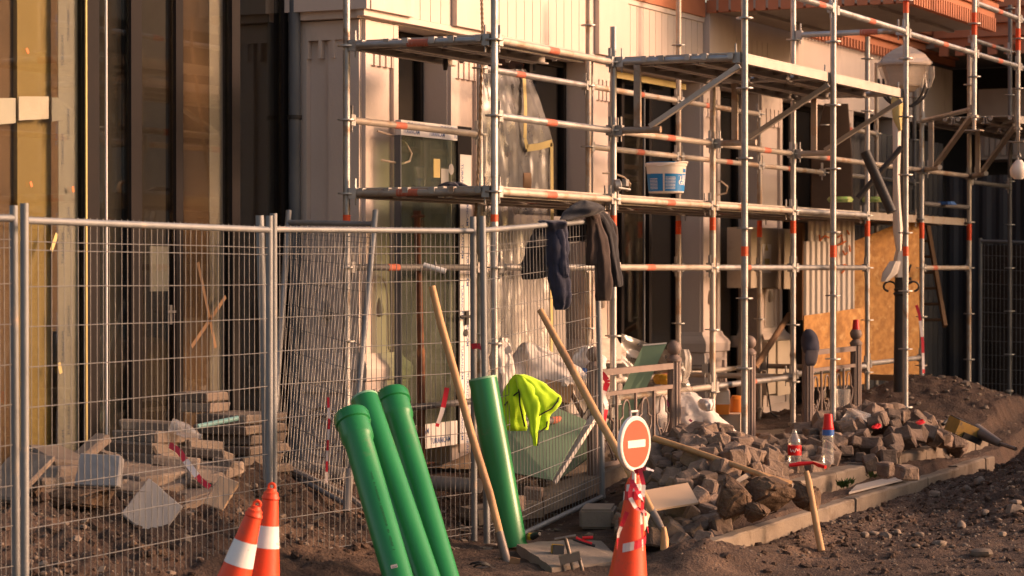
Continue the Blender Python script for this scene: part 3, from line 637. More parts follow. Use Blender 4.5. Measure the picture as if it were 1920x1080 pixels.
# ------------------------------------------------------------------ scaffold: one modular frame of standards, ledgers, decks and brackets
YB, YI, YO = 8.19, 7.09, 6.08
scaf = thing('scaffold', 'galvanised modular tube scaffold with steel decks standing along the stone facade', 'scaffold', (18, 7.1, .26))
PR = .0242
ros_me = shared('rosette', MB().lathe([(.027, -.006), (.062, -.005), (.062, .005), (.027, .006)], (0, 0, 0), n=14, cap=False), 'steel')
wed_me = shared('wedge_head', MB().box((0, 0, 0), (.055, .05, .075)).box((.012, 0, .05), (.008, .022, .10)).box((.012, 0, -.055), (.006, .014, .05)), 'steel')
slv_me = shared('orange_sleeve', MB().lathe([(PR + .0012, 0), (PR + .0012, 1)], (0, 0, 0), n=14, cap=False), 'orange_sleeve')
mark_me = shared('red_label', MB().tube((0, 0, 0), (1, 0, 0), PR + .001, n=14, cap=False), 'red_mark')
plate_me = shared('base_plate', MB().box((0, 0, .004), (.15, .15, .008)).tube((0, 0, .008), (0, 0, .2), .019, n=10).lathe([(.03, .12), (.045, .125), (.045, .145), (.03, .15)], (0, 0, 0), n=8), 'steel_dusty')
POST = {}
sleeve_txt = {}
def post(key, px, Y, z0, z1, zr, bands=(), mat='steel', bent=None, x=None):
    x = Xon(px, Y) if x is None else x; POST[key] = (x, Y)
    if z0 < 1: z0 = min(z0, hsmooth(x, Y) + .005)
    m = MB(); m.tube((x, Y, z0 + .1), (x, Y, z1), PR, n=14)
    if z1 - z0 > 2.2: m.tube((x, Y, zr + 1.58), (x, Y, zr + 1.80), PR + .002, n=14, cap=False)
    p = obj('standard', m, mat, scaf)
    z = zr
    while z < z0 + .2: z += .5
    while z < z1 - .02:
        inst('rosette', ros_me, p, (x, Y, z)); z += .5
    for b0, b1 in bands:
        s_ = inst('orange_sleeve', slv_me, p, (x, Y, b0), (0, 0, 0), (1, 1, b1 - b0))
    inst('base_plate', plate_me, p, (x, Y, z0))
    return p
def band(px, Y, ya, yb): Z = at(px, 0, 1) ; k = (px - 960) / F; Zc = Y / (SS - k * CC); return (H + (HOR - yb) / F * Zc, H + (HOR - ya) / F * Zc)
# back row
post('b0', 650, YB, .25, 4.3, .26, [band(654, YB, 403, 465)]); post('b1', 900, YB, .25, 3.3, .26); post('b2', 1103, YB, .25, 4.0, .26, mat='steel_dusty')
post('b3', 1272, YB, .25, 4.5, .26, [band(1276, YB, 414, 460)], 'steel_dusty'); post('b4', 1424, YB, .25, 3.3, .26, [band(1424, YB, 414, 455)], 'steel_dusty'); post('b5', 1545, YB, .25, 3.3, .26, mat='steel_dusty'); post('b6', 1643, YB, .25, 4.05, .26, mat='steel_dusty')
post('b7', 1714, YB, .25, 4.05, .26, mat='steel_dark')
# inner row
post('i0', 927, YI, .25, 4.3, .26, [band(928, YI, 402, 462)]); post('i1', 1150, YI, .25, 3.52, .26, [band(1156, YI, 404, 460)]); post('i2', 1336, YI, .25, 3.22, .26, [band(1338, YI, 408, 460)], 'steel_dusty')
post('i3', 1487, YI, .25, 4.4, .26, [band(1488, YI, 414, 460)]); post('i4', 1626, YI, .28, 3.97, .26, [band(1623, YI, 414, 456)]); post('i5', 1728, YI, .45, 3.95, .26, [band(1727, YI, 417, 456)]); post('i6', 1817, YI, .2, 4.1, .26, [band(1817, YI, 420, 458)], 'steel_dusty'); post('i7', 1893, YI, .2, 4.8, .26, mat='steel_dark')
# outer row
post('o1', 1396, YO, .26, 4.3, .04, [band(1397, YO, 462, 519)]); post('o2', 1562, YO, .32, 4.5, .04, [band(1562, YO, 460, 511)]); post('o3', 1698, YO, .42, 4.6, .06, [band(1697, YO, 462, 506), band(1700, YO, -20, 26)])
post('o4', 1826, YO, 3.05, 4.8, .06, [band(1826, YO, 24, 66)]); post('o5', 1908, YO, 3.02, 4.9, .06, [band(1908, YO, 54, 95)])
def ledger(a, b, z, mat='steel_dusty', mark=None, wedge=True, ext=0, dz=0):
    (x0, y0), (x1, y1) = (POST[a] if isinstance(a, str) else a), (POST[b] if isinstance(b, str) else b)
    p0, p1 = Vector((x0, y0, z)), Vector((x1, y1, z + dz)); d = (p1 - p0).normalized()
    m = MB(); m.tube(p0 + d * .045, p1 - d * (.045 - ext), PR, n=14); o = obj('ledger', m, mat, scaf)
    ang = math.atan2(d.y, d.x)
    if wedge:
        inst('wedge_head', wed_me, o, p0 + d * .055, (0, 0, ang)); inst('wedge_head', wed_me, o, p1 - d * .055, (0, 0, ang + math.pi))
    if mark:
        L = (p1 - p0).length; inst('red_label', mark_me, o, p0 + (p1 - p0) * mark, (0, 0, ang), (.16, 1, 1))
    return o
# along the facade
ledger('b0', 'b1', 2.76, mark=.33); ledger('b0', 'b1', 1.76, 'steel_dark', mark=.28); ledger('b0', 'b1', .76, 'steel_dark', mark=.1)
ledger('b1', 'b2', 3.26, 'steel', mark=.3); ledger('b1', 'b2', 2.26, mark=.5); ledger('b2', 'b3', 3.26, mark=.5); ledger('b2', 'b3', 2.76, mark=.5); ledger('b3', 'b4', 3.26, mark=.3); ledger('b3', 'b4', 2.76, mark=.55)
ledger('b4', 'b5', 2.76, mark=.4); ledger('b5', 'b6', 3.26, mark=.4); ledger('b5', 'b6', 2.76, mark=.4); ledger('b6', 'b7', 2.76, 'steel_dark'); ledger('b6', 'b7', 2.40, 'steel_dark', wedge=False)
ledger('b1', 'b2', 1.76, mark=.3); ledger('b2', 'b3', 1.76, mark=.3); ledger('b3', 'b4', 1.76, mark=.7); ledger('b2', 'b3', .80, 'steel_dusty', mark=.8); ledger('b3', 'b4', .80, 'steel_dusty')
ledger('i0', 'i1', 3.26, mark=.42); ledger('i0', 'i1', 2.76, 'steel', mark=.40); ledger('i0', 'i1', 2.26, mark=.40); ledger('i0', 'i1', 1.76, 'steel'); ledger('i0', 'i1', .70, 'steel_dark', mark=.45)
ledger('i1', 'i2', 2.76, mark=.5); ledger('i1', 'i2', 2.26, mark=.5); ledger('i1', 'i2', 1.76, mark=.3); ledger('i1', 'i2', .80)
ledger('i2', 'i3', 2.76, mark=.6); ledger('i2', 'i3', 2.26, mark=.3); ledger('i2', 'i3', 1.76, 'steel', mark=.35); ledger('i2', 'i3', .80, 'steel', mark=.42)
ledger('i3', 'i4', 2.76, mark=.4); ledger('i3', 'i4', 2.26, 'steel'); ledger('i3', 'i4', 1.76, 'steel'); ledger('i3', 'i4', .82, 'steel', mark=.5)
ledger('i4', 'i5', 2.76, mark=.6); ledger('i4', 'i5', .84, 'steel', mark=.5); ledger('i5', 'i6', 2.76); ledger('i5', 'i6', 1.76, mark=.2); ledger('i6', 'i7', 2.70, 'steel_dark'); ledger('i5', 'i6', 2.42, 'steel_dark', wedge=False)
ledger('i6', 'i7', 4.26, 'steel', mark=.5)
x0 = POST['o1'][0] - .2
ledger('o1', 'o2', 3.80, 'steel', mark=.8); ledger('o2', 'o3', 3.79, 'steel', mark=.45); ledger('o3', 'o4', 3.78, 'steel', mark=.5); ledger('o4', 'o5', 3.78, 'steel', mark=.5); ledger('o5', (POST['o5'][0] + 2, YO), 3.78, 'steel')
ledger('o4', 'o5', 4.26, 'steel', mark=.5); ledger('o5', (POST['o5'][0] + 2, YO), 4.26, 'steel')
# across
for a, b in (('b0', 'i0'), ('b1', 'i1'), ('b2', 'i2'), ('b3', 'i3'), ('b4', 'i4'), ('b5', 'i5')):
    ledger(a, b, 2.26, mark=.35)
ledger('b0', 'i0', 3.26, 'steel', mark=.42); ledger('b3', 'i3', .80); ledger('b4', 'i4', .80, 'steel_dusty'); ledger('b2', 'i2', .95, 'steel', mark=.4)
for a, b in (('i1', 'o1'), ('i2', 'o2'), ('i3', 'o3'), ('i5', 'o4'), ('i6', 'o5')):
    ledger((POST[a][0], YI), (POST[b][0], YO), 3.26, 'steel')
ledger('i3', 'o3', 3.80, 'steel', mark=.6)
# cantilever brackets under the outer deck: stub, upright and raking strut
for a, b in (('i1', 'o1'), ('i2', 'o2'), ('i3', 'o3'), ('i5', 'o4'), ('i6', 'o5')):
    x, xo = POST[a][0], POST[b][0]; fx = lambda y: x + (xo - x) * (YI - y) / (YI - YO)
    m = MB(); m.tube((x, YI - .04, 2.76), (fx(6.72), 6.72, 2.76), PR + .001, n=14); br = obj('bracket', m, 'steel_dusty', scaf); inst('wedge_head', wed_me, br, (x, YI - .05, 2.76), (0, 0, -math.pi / 2))
    e = MB(); e.beam((fx(6.90), 6.90, 2.785), (fx(6.90), 6.90, 3.235), .05, .03); obj('upright', e, 'steel_dusty', br)
    e = MB(); e.beam((fx(6.80), 6.80, 2.785), (fx(6.12), 6.12, 3.20), .05, .035); obj('strut', e, 'plank', br)
# decks: folded steel planks with hooks over the cross tubes
claw_me = shared('claw', MB().box((.002, 0, .0), (.055, .042, .007)).box((.0265, 0, -.016), (.006, .042, .032)).box((.023, 0, -.035), (.006, .03, .012)), 'steel')
def deck(x0, x1, yc, z, wd=.32, mat='plank', claws=True):
    m = MB(); a, b = x0 + .03, x1 - .03
    m.bx(a, b, yc - wd / 2, yc + wd / 2, z + .002, z + .012)                        # tread
    m.bx(a, b, yc - wd / 2, yc - wd / 2 + .012, z - .062, z + .0015); m.bx(a, b, yc + wd / 2 - .012, yc + wd / 2, z - .062, z + .0015)   # folded sides
    m.bx(a, b, yc - wd / 2 + .0125, yc - wd / 2 + .04, z - .062, z - .052); m.bx(a, b, yc + wd / 2 - .04, yc + wd / 2 - .0125, z - .062, z - .052)
    n = 5
    for i in range(1, n): x = a + (b - a) * i / n; m.bx(x - .015, x + .015, yc - wd / 2 + .0125, yc + wd / 2 - .0125, z - .03, z + .0015)
    d = obj('deck_plank', m, mat, scaf)
    if claws:
        for xx, an in ((x0, math.pi), (x1, 0)):
            for yy in (yc - wd / 3.2, yc + wd / 3.2): inst('claw', claw_me, d, (xx, yy, z + .004), (0, 0, an))
    return d
bx_ = [POST['b%d' % i][0] * .5 + POST['i%d' % i][0] * .5 for i in range(7)]
ZD = 2.287
for i in range(6):
    for k in range(3):
        deck(bx_[i], bx_[i + 1], YI + .20 + k * .345, ZD, mat='plank' if i < 4 else 'steel_dusty')
for k in range(3): deck(bx_[0], bx_[0] + 1.57 - .06 * k, YI + .20 + k * .345, 3.287)
for a, b in (('i1', 'i2'), ('i2', 'i3'), ('i5', 'i6')):
    for k in range(3): deck(POST[a][0], POST[b][0], YO + .19 + k * .335, 3.287)
for k in range(3): deck(POST['i6'][0], POST['i6'][0] + 2, YO + .19 + k * .335, 3.287)
# a bare coupler on the second standard
e = MB(); q = Vector((POST['i1'][0], YI - .03, 2.36)); e.lathe([(.03, -.03), (.045, -.02), (.045, .02), (.03, .03)], q, (.6, -.8, .1), 14); e.tube(q + Vector((-.05, -.03, -.02)), q + Vector((.10, -.06, -.03)), .009, n=8); e.box(q + Vector((.04, -.05, .02)), (.05, .03, .05)); obj('coupler', e, 'steel', scaf)
# ------------------------------------------------------------------ mesh fence panels
HWIRES = (.055, .075, .18, .275, .37, .465, .56, .655, .75, .845, .93, .95)
def fence(label, BL, BR, TL, TR, nv, feet=True, frame_r=.0175, wr=.0023, post_top=.07, mat='galv_post', hw=HWIRES, group='mesh fence panels', posts=(1, 1), bow=0, wmat='wire'):
    BL, BR, TL, TR = map(Vector, (BL, BR, TL, TR)); base = (BL + BR) / 2
    t = thing('mesh_fence', label, 'fence', base, group)
    def q(u, v):
        b = BL.lerp(BR, u); tt = TL.lerp(TR, u); p = b.lerp(tt, v); nrm = (BR - BL).cross(TL - BL).normalized()
        return p + nrm * bow * math.sin(math.pi * v) * math.sin(math.pi * u)
    for u, on in ((0, posts[0]), (1, posts[1])):
        if not on: continue
        m = MB(); d = (q(u, 1) - q(u, 0)); m.tube(q(u, 0) - d * .06, q(u, 1) + d * post_top, frame_r + .003, n=12); obj('post', m, mat, t)
    m = MB(); m.tube(q(0, 1), q(1, 1), frame_r, n=12); obj('top_rail', m, mat, t)
    m = MB(); m.tube(q(0, 0), q(1, 0), frame_r, n=12); obj('bottom_rail', m, mat, t)
    m = MB()
    for i in range(1, nv):
        u = i / nv + (noise.noise(Vector((i * .7, BL.x, 0))) * .12) / nv
        if bow: m.path([q(u, v / 6 * 1.01) for v in range(7)], wr, 5, False)
        else: m.tube(q(u, -.01), q(u, 1.012), wr, n=5, cap=False)
    for h in hw:
        m.path([q(u / 6, h) + Vector((0, 0, .004 * noise.noise(Vector((u * 3.1, h * 9, BL.y))))) for u in range(7)], wr * 1.1, 5, False)
    o = obj('wire_mesh', m, wmat, t); o['kind'] = 'stuff'
    return t
fence('mesh fence panel at the left, in front of the shop glass and slab pile', at(46, 1213, 11.55), at(505, 1098, 13.62), at(46, 413, 11.55), at(505, 431, 13.62), 42, post_top=.04)
fence('end of a mesh fence panel cut off by the left edge of the picture', at(-210, 1255, 10.9), at(30, 1204, 11.7), at(-210, 406, 10.9), at(26, 409, 11.7), 24, post_top=.03)
fence('mesh fence panel between the left posts and the green pipes', at(513, 1094, 13.7), at(889, 1032, 15.25), at(513, 430, 13.7), at(887, 433, 15.25), 39, post_top=.045)
fence('mesh fence panel with dark jackets hung over its top rail', at(913, 1033, 15.15), at(1130, 931, 16.75), at(905, 432, 15.15), at(1118, 414, 16.75), 36, post_top=.045)
fence('leaning spare mesh panel propped against the first stone pier', at(508, 868, 15.9), at(652, 948, 15.35), at(540, 417, 16.5), at(702, 420, 16.0), 26, post_top=.05, wr=.0017)
m = MB(); m.tube(at(501, 900, 13.95), at(487, 404, 13.9), .024, n=12); solo('fence_post', m, 'galv_post', 'loose grey fence post leaning beside the left panel joint', 'post')
fence('far mesh fence panel backed with dark tarpaulin at the right edge', at(1838, 745, 28.6), at(1990, 751, 28.0), at(1838, 452, 28.6), at(1990, 457, 28.0), 20, frame_r=.02, wr=.003, post_top=.02, hw=[i / 11 for i in range(1, 11)])
m = MB(); m.grid(lambda u, v: at(1842 + u * 150, 745 - v * 285, 29.0 - .6 * u) + FV * .06 * noise.noise(Vector((u * 6, v * 5, 0))), 24, 24)
m2 = MB(); m2.grid(lambda u, v: at(1842 + u * 150, 745 - v * 285, 29.02 - .6 * u) + FV * .06 * noise.noise(Vector((u * 6, v * 5, 0))), 24, 24); addmb(m, m2)
solo('tarpaulin', m, 'tarp', 'dark tarpaulin hung behind the far mesh fence panel', 'tarpaulin')
# concrete feet
for px, py, Z, L, lab in ((1122, 985, 15.9, .42, 'concrete fence foot under the end of the jacket-hung panel'), (898, 1062, 15.0, .36, 'low concrete fence foot beneath the joint beside the green pipe')):
    p = at(px, py, Z); m = MB(); m.box((0, 0, .06), (L, .22, .13)); bm = bmesh.new(); me = m.mesh('fence_foot'); bm.from_mesh(me); bmesh.ops.bevel(bm, geom=bm.edges[:], offset=.015, segments=2, affect='EDGES'); bm.to_mesh(me); bm.free()
    me.materials.append(M('concrete')); o = bpy.data.objects.new('concrete_foot_block', me); COL.objects.link(o); o.location = p; o.rotation_euler = (0, 0, .35); tag(o, lab, 'concrete block')
# ------------------------------------------------------------------ granite setts: two heaps, every stone an object
def hewn(name, d, mat, seed, bev=.010, rough=.006, cuts=2):
    bm = bmesh.new(); bmesh.ops.create_cube(bm, size=1); rn = random.Random(seed)
    for v in bm.verts: v.co = Vector((v.co.x * d[0] * rn.uniform(.84, 1.1), v.co.y * d[1] * rn.uniform(.84, 1.1), v.co.z * d[2] * rn.uniform(.86, 1.08)))
    bmesh.ops.bevel(bm, geom=bm.edges[:], offset=bev, segments=1, affect='EDGES')
    bmesh.ops.subdivide_edges(bm, edges=[e for e in bm.edges if e.calc_length() > .45 * min(d)], cuts=cuts, use_grid_fill=True)
    for v in bm.verts: v.co += noise.noise_vector(v.co * 22 + Vector((seed, seed, 0))) * rough + noise.noise_vector(v.co * 60 + Vector((0, seed, 0))) * rough * .4
    me = bpy.data.meshes.new(name); bm.to_mesh(me); bm.free(); me.materials.append(M(mat)); return me
SETT = [hewn('sett', (.130 * a, .124 * b, .120 * c), 'sett', 3 + i * 7, .012, .007) for i, (a, b, c) in enumerate(((1, 1, 1), (1.15, 1, .9), (.9, .95, 1.05), (1.25, .95, .85), (.85, .8, .9), (1.05, 1.15, .8)))]
def heapN(x, y): return .32 * gs(x, y, 15.7, 6.25, .6, .36) + .17 * gs(x, y, 14.75, 5.75, .6, .32)
def heapF(x, y): return .30 * gs(x, y, 18.95, 6.0, .8, .38) + .16 * gs(x, y, 18.3, 5.45, .8, .22)
def inpoly(x, y, P):
    c = False
    for (x0, y0), (x1, y1) in zip(P, P[1:] + P[:1]):
        if (y0 > y) != (y1 > y) and x < (x1 - x0) * (y - y0) / (y1 - y0) + x0: c = not c
    return c
def setts(poly, heap, count, sp, seed, label, group, big=1.0):
    rn = random.Random(seed); pts = []; tries = 0
    xs_ = [p[0] for p in poly]; ys_ = [p[1] for p in poly]
    while len(pts) < count and tries < 30000:
        tries += 1; x, y = rn.uniform(min(xs_), max(xs_)), rn.uniform(min(ys_), max(ys_))
        if not inpoly(x, y, poly): continue
        if y < yedge(x) + .16 or (y < 5.45 and 14.0 < x < 15.5) or (heap is heapF and x < 17.45 and y < 5.74): continue
        z = pvz(x, y) + heap(x, y) + rn.uniform(-.015, .035)
        if any((x - a) ** 2 + (y - b) ** 2 + (z - c) ** 2 < sp * sp for a, b, c in pts): continue
        pts.append((x, y, z))
    for k, (x, y, z) in enumerate(pts):
        o = inst('granite_sett', SETT[rn.randrange(6)], None, (x, y, z + .035), (rn.gauss(0, .36), rn.gauss(0, .36), rn.uniform(0, 6.3)))
        s_ = rn.uniform(.78, 1.2) * big; o.scale = (s_, s_, s_); tag(o, label, 'paving sett', group)
setts([(13.55, 5.75), (13.65, 5.36), (14.05, 5.30), (15.2, 5.35), (16.2, 5.85), (16.15, 6.35), (15.7, 6.65), (14.9, 6.35), (14.1, 6.15)], heapN, 142, .110, 4, 'brown grey granite sett in the heap between the no-entry sign and the boulders', 'granite setts in the near heap')
setts([(16.75, 5.62), (17.6, 5.24), (18.3, 5.22), (19.2, 5.32), (20.2, 5.6), (20.7, 5.95), (19.9, 6.35), (19.2, 6.55), (18.3, 6.55), (17.3, 6.6), (16.5, 6.35), (16.35, 5.85)], heapF, 168, .112, 6, 'brown grey granite sett in the heap behind the bottles and along the kerb', 'granite setts in the far heap')
for i, (px, py) in enumerate(((1445, 838), (1462, 834), (1432, 826), (1478, 838), (1660, 880), (1700, 886), (1000, 930), (960, 945), (1030, 915), (985, 915))):
    z = .32 if px > 1400 else .22; p = atz(px, py, z)
    tag(inst('granite_sett', SETT[i % 6], None, p, (.1, .05, i * 1.1)), 'granite sett lying loose away from the heaps', 'paving sett', 'loose setts')
# far rubble by the fence
for i, (px, py) in enumerate(((1850, 768), (1868, 762), (1882, 772), (1900, 764), (1912, 778), (1893, 786), (1845, 785), (1862, 782), (1915, 760), (1878, 755))):
    p = atz(px, py, .2); o = inst('rubble_stone', SETT[i % 6], None, p, (.3, .4, i), (1.3, 1.5, 1)); tag(o, 'broken stone in the rubble below the far mesh panel', 'stone', 'far rubble stones')
# boulders
def boulder(px, py, Z, w_, h_, lab, seed, name='boulder', mat='boulder', cat='boulder'):
    """a broken rock: hull of scattered points, subdivided and roughened"""
    c = at(px, py, Z); rn = random.Random(seed); r = w_ / 2 / F * Z; rz = h_ / 2 / F * Z; bm = bmesh.new()
    for k in range(17):
        d = Vector((rn.gauss(0, 1), rn.gauss(0, 1), rn.gauss(0, 1))).normalized() * rn.uniform(.9, 1.12); bm.verts.new((d.x, d.y, d.z))
    bmesh.ops.convex_hull(bm, input=bm.verts[:]); bmesh.ops.delete(bm, geom=[v for v in bm.verts if not v.link_faces], context='VERTS')
    bmesh.ops.bevel(bm, geom=bm.edges[:], offset=.10, segments=2, affect='EDGES')
    bmesh.ops.triangulate(bm, faces=bm.faces[:]); bmesh.ops.subdivide_edges(bm, edges=bm.edges[:], cuts=2, use_grid_fill=True)
    for v in bm.verts: v.co += noise.noise_vector(v.co * 2.2 + Vector((seed, 0, 0))) * .07 + noise.noise_vector(v.co * 7 + Vector((0, seed, 0))) * .03
    bm.verts.index_update(); mb = MB(); mb.add([c + RV * v.co.x * r + FV * v.co.y * r + UP * v.co.z * rz for v in bm.verts], [[v.index for v in f.verts] for f in bm.faces], True); bm.free()
    return solo(name, mb, mat, lab, cat)
boulder(1374, 938, 14.75, 74, 96, 'tan brown boulder leftmost of the three beside the edging kerb', 3)
boulder(1440, 928, 14.95, 112, 84, 'largest dark brown boulder of the three beside the edging kerb', 11)
boulder(1512, 936, 15.2, 74, 66, 'rounded brown boulder rightmost of the three, behind the upright wooden handle', 19)
boulder(1418, 962, 14.7, 56, 52, 'grey stone block wedged under the dark boulder', 27)
# ------------------------------------------------------------------ paving slabs behind the left fence
SL = {}
def slab(px, py, Z, d, rot, mat='slab', lab=None, grp=None, rough=.004):
    key = (tuple(round(x, 2) for x in d), mat)
    if key not in SL: SL[key] = hewn('paving_slab', d, mat, 5 + len(SL) * 3, .012 if mat == 'slab' else .006, rough, 3)
    o = inst('paving_slab', SL[key], None, at(px, py, Z), rot); tag(o, lab, 'paving slab', grp); return o
G1 = 'slabs in the squared stack'; G2 = 'slabs in the tumbled stack'
L1 = 'grey brown paving slab in the squared stack beside the fence post'; L2 = 'grey brown paving slab in the tumbled stack behind the left fence panel'
for k in range(7):
    c = Vector((13.18 + .03 * math.sin(k * 2.1), 8.36 + .025 * math.cos(k * 3.3), .40 + k * .066)); o = inst('paving_slab', None or SL.setdefault(('q', k % 2), hewn('paving_slab', (.50, .40, .06), 'slab', 40 + k, .008, .004, 3)), None, c, (0, 0, .04 * math.sin(k * 5))); tag(o, L1, 'paving slab', G1)
for k, (dx_, dy_) in enumerate(((-.02, .1), (.0, .12))):
    o = inst('paving_slab', SL[('q', k)], None, (13.12 + dx_, 8.50 + dy_, .40 + (7 + k) * .066), (0, 0, .05), (.55, .6, 1)); tag(o, 'half slab on top of the squared stack' if k else 'short slab just under the top of the squared stack', 'paving slab', G1)
for k in range(5):
    c = Vector((13.62 + .02 * k, 8.52, .36 + k * .066)); o = inst('paving_slab', SL[('q', k % 2)], None, c, (0, 0, .03 * k), (.5, .5, 1)); tag(o, 'warm-coloured narrow slab in the low pile right of the fence post', 'paving slab', 'slabs right of the fence post')
for k, (px, py, Z, a, r3) in enumerate(((283, 856, 14.7, .42, (.02, .0, .1)), (278, 838, 14.7, .40, (.02, .03, .0)), (290, 818, 14.75, .42, (.0, .05, -.12)), (285, 800, 14.85, .20, (.05, .05, .3)), (355, 835, 14.9, .3, (0, .08, -.25)))):
    slab(px, py, Z, (a, .38, .075), r3, 'slab', L2, G2)
for k, (px, py, Z, dd, r3) in enumerate(((330, 866, 14.6, (.34, .3, .07), (.1, .05, .5)), (236, 872, 14.5, (.3, .3, .06), (.05, -.1, .8)), (205, 908, 14.1, (.36, .3, .07), (.05, .1, .3)), (150, 908, 14.0, (.3, .3, .07), (-.05, .1, -.5)), (385, 852, 14.8, (.28, .3, .06), (.1, .15, .4)), (402, 880, 14.6, (.3, .28, .07), (.05, -.1, .2)), (62, 905, 13.9, (.36, .34, .07), (.05, .15, .4)), (240, 918, 13.9, (.3, .26, .06), (.1, -.1, .1)), (385, 900, 14.3, (.26, .24, .06), (.2, -.2, .6)), (70, 880, 14.1, (.34, .3, .06), (.1, .2, -.2)))):
    slab(px, py, Z, dd, r3, 'slab', L2, G2)
slab(272, 892, 14.3, (.46, .40, .08), (.08, -.03, -.25), 'slab', 'thick rough slab lying flat at the front of the tumbled stack')
slab(325, 902, 14.35, (.46, .36, .07), (.12, -.16, -.4), 'slab', 'slab sloping to the left beside the thick flat one')
slab(352, 925, 14.2, (.34, .26, .06), (.25, -.25, -.5), 'slab', 'lower slab sloping down toward the loose earth')
slab(345, 945, 14.1, (.36, .2, .05), (.1, -.3, -.4), 'slab', 'bottom slab sloping on the earth by the striped tape')
yaw = TH - R(90)
slab(186, 884, 13.6, (.27, .05, .19), (-.35, .06, yaw - .25), 'slab_smooth', 'smooth grey slab standing tilted on edge, face toward the street')
slab(288, 958, 13.4, (.26, .035, .26), (-.42, .68, yaw + .05), 'slab_smooth', 'smooth grey square slab standing on its corner')
slab(110, 858, 14.0, (.30, .36, .06), (.22, .10, -.35), 'slab', 'rough-faced slab at the top left of the pile')
slab(120, 882, 13.9, (.42, .30, .07), (.02, .02, -.1), 'slab', 'warm-edged slab under the rough one at the left')
slab(100, 902, 13.8, (.5, .34, .07), (.0, .02, -.06), 'slab', 'dark-sided slab low at the left of the pile')
slab(95, 920, 13.75, (.5, .34, .06), (.0, .0, .02), 'slab', 'lowest slab at the left of the pile')
slab(168, 842, 14.4, (.26, .12, .06), (.1, -.5, -.2), 'slab', 'broken slab end pointing up behind the rough slab')
slab(205, 862, 14.5, (.22, .16, .1), (.2, .1, .4), 'slab', 'small grey slab fragment between the two stacks')
slab(28, 895, 13.3, (.42, .3, .05), (.1, -.6, -.2), 'slab', 'slab tipped up steeply behind the leftmost fence post')
slab(425, 878, 14.6, (.18, .14, .08), (.2, .3, .2), 'slab', 'slab corner protruding from the squared stack')
slab(415, 925, 13.9, (.12, .04, .2), (-.3, .5, yaw), 'tile_beige', 'pale yellow tile fragment stuck in the earth')
boulder(155, 934, 13.5, 165, 58, 'long crusted lump of earth and mortar in front of the slabs', 35)
boulder(70, 930, 13.4, 40, 50, 'stony clod at the left beside the crusted lump', 41)
boulder(126, 962, 13.2, 36, 26, 'rounded stone half buried in front of the crusted lump', 47)
for i, (px, py, wd, hh) in enumerate(((262, 1035, 44, 36), (300, 1040, 30, 26), (220, 1048, 24, 18), (245, 1022, 22, 16), (335, 1048, 26, 14), (870, 968, 60, 26))):
    boulder(px, py, 12.9 if px < 500 else 16.0, wd, hh, 'grey stone lying in the earth below the slab pile' if px < 500 else 'flat grey stone on the earth behind the shovel handle', 51 + i * 3).name = 'stone'
for o in [o for o in bpy.data.objects if o.name.startswith('stone') and o.get('label', '').startswith('grey stone lying')]: o['group'] = 'stones below the slab pile'; o['category'] = 'stone'
m = MB(); m.tube(at(370, 800, 14.7), at(446, 784, 14.9), .016, n=10); solo('pipe_offcut', m, 'downpipe', 'thin teal pipe offcut lying on top of the slab stacks', 'pipe')
MATS['teal'] = pm('teal', (.16, .32, .30), (.12, .25, .24), 6, .5, .05, 60); bpy.data.objects['pipe_offcut'].data.materials[0] = MATS['teal']
m = MB(); m.lathe([(.045, 0), (.045, .10), (.03, .14), (.016, .17), (.016, .2)], at(320, 797, 14.6), Vector(RV) * .9 + Vector((0, 0, -.35)), 14); solo('bottle', m, 'bottle_clear', 'crushed clear bottle lying on the tumbled slab stack', 'bottle')
# ------------------------------------------------------------------ plates and planks on the near heap
def plate(name, corners, th, mat, lab, cat, grp=None):
    c = [Vector(p) for p in corners]; nrm = (c[1] - c[0]).cross(c[-1] - c[0]).normalized()
    m = MB(); m.prism(c, nrm * th); return solo(name, m, mat, lab, cat, grp)
plate('tile', [at(1200, 921, 14.9), at(1290, 905, 15.1), at(1310, 942, 14.8), at(1213, 958, 14.6)], .012, 'tile_beige', 'beige stone tile lying on the setts beside the shovel', 'tile')
plate('tile', [at(1195, 945, 14.2), at(1219, 965, 14.25), at(1205, 1010, 14.1), at(1188, 1000, 14.05)], .012, 'tile_beige', 'broken beige tile piece behind the sign cone', 'tile')
plate('board', [atz(1592, 927, .16), atz(1708, 898, .16), atz(1672, 897, .165), atz(1606, 913, .165)], .014, 'render_grey', 'thin pale board offcut lying in the gutter between the kerbs', 'board')
m = MB(); m.beam(at(1402, 882, 15.9), at(1478, 905, 15.4), .06, .02); solo('plank', m, 'wood', 'pale plank offcut lying across the setts near the bottles', 'plank')
m = MB(); m.path([at(1366, 925, 14.8), at(1374, 912, 14.85), at(1384, 903, 14.9), at(1400, 893, 15.0), at(1406, 890, 15.0)], .02, 4); solo('metal_strap', m, 'concrete', 'bent grey metal bracket lying over the tan boulder', 'bracket')
m = MB(); m.beam(at(1000, 948, 16.3), at(1190, 872, 17.6), .16, .12); solo('kerb_block', m, 'kerb', 'long kerb stone lying behind the jacket-hung fence panel', 'kerb stone')
m = MB(); m.beam(at(880, 968, 16.0), at(1000, 952, 16.2), .3, .10); solo('kerb_block', m, 'kerb', 'short kerb stone behind the tall single green pipe', 'kerb stone')
m = MB(); m.beam(at(990, 985, 16.9), at(1085, 955, 17.4), .14, .06); solo('kerb_block', m, 'kerb', 'low worn kerb stone under the bottom rail of the jacket-hung panel', 'kerb stone')
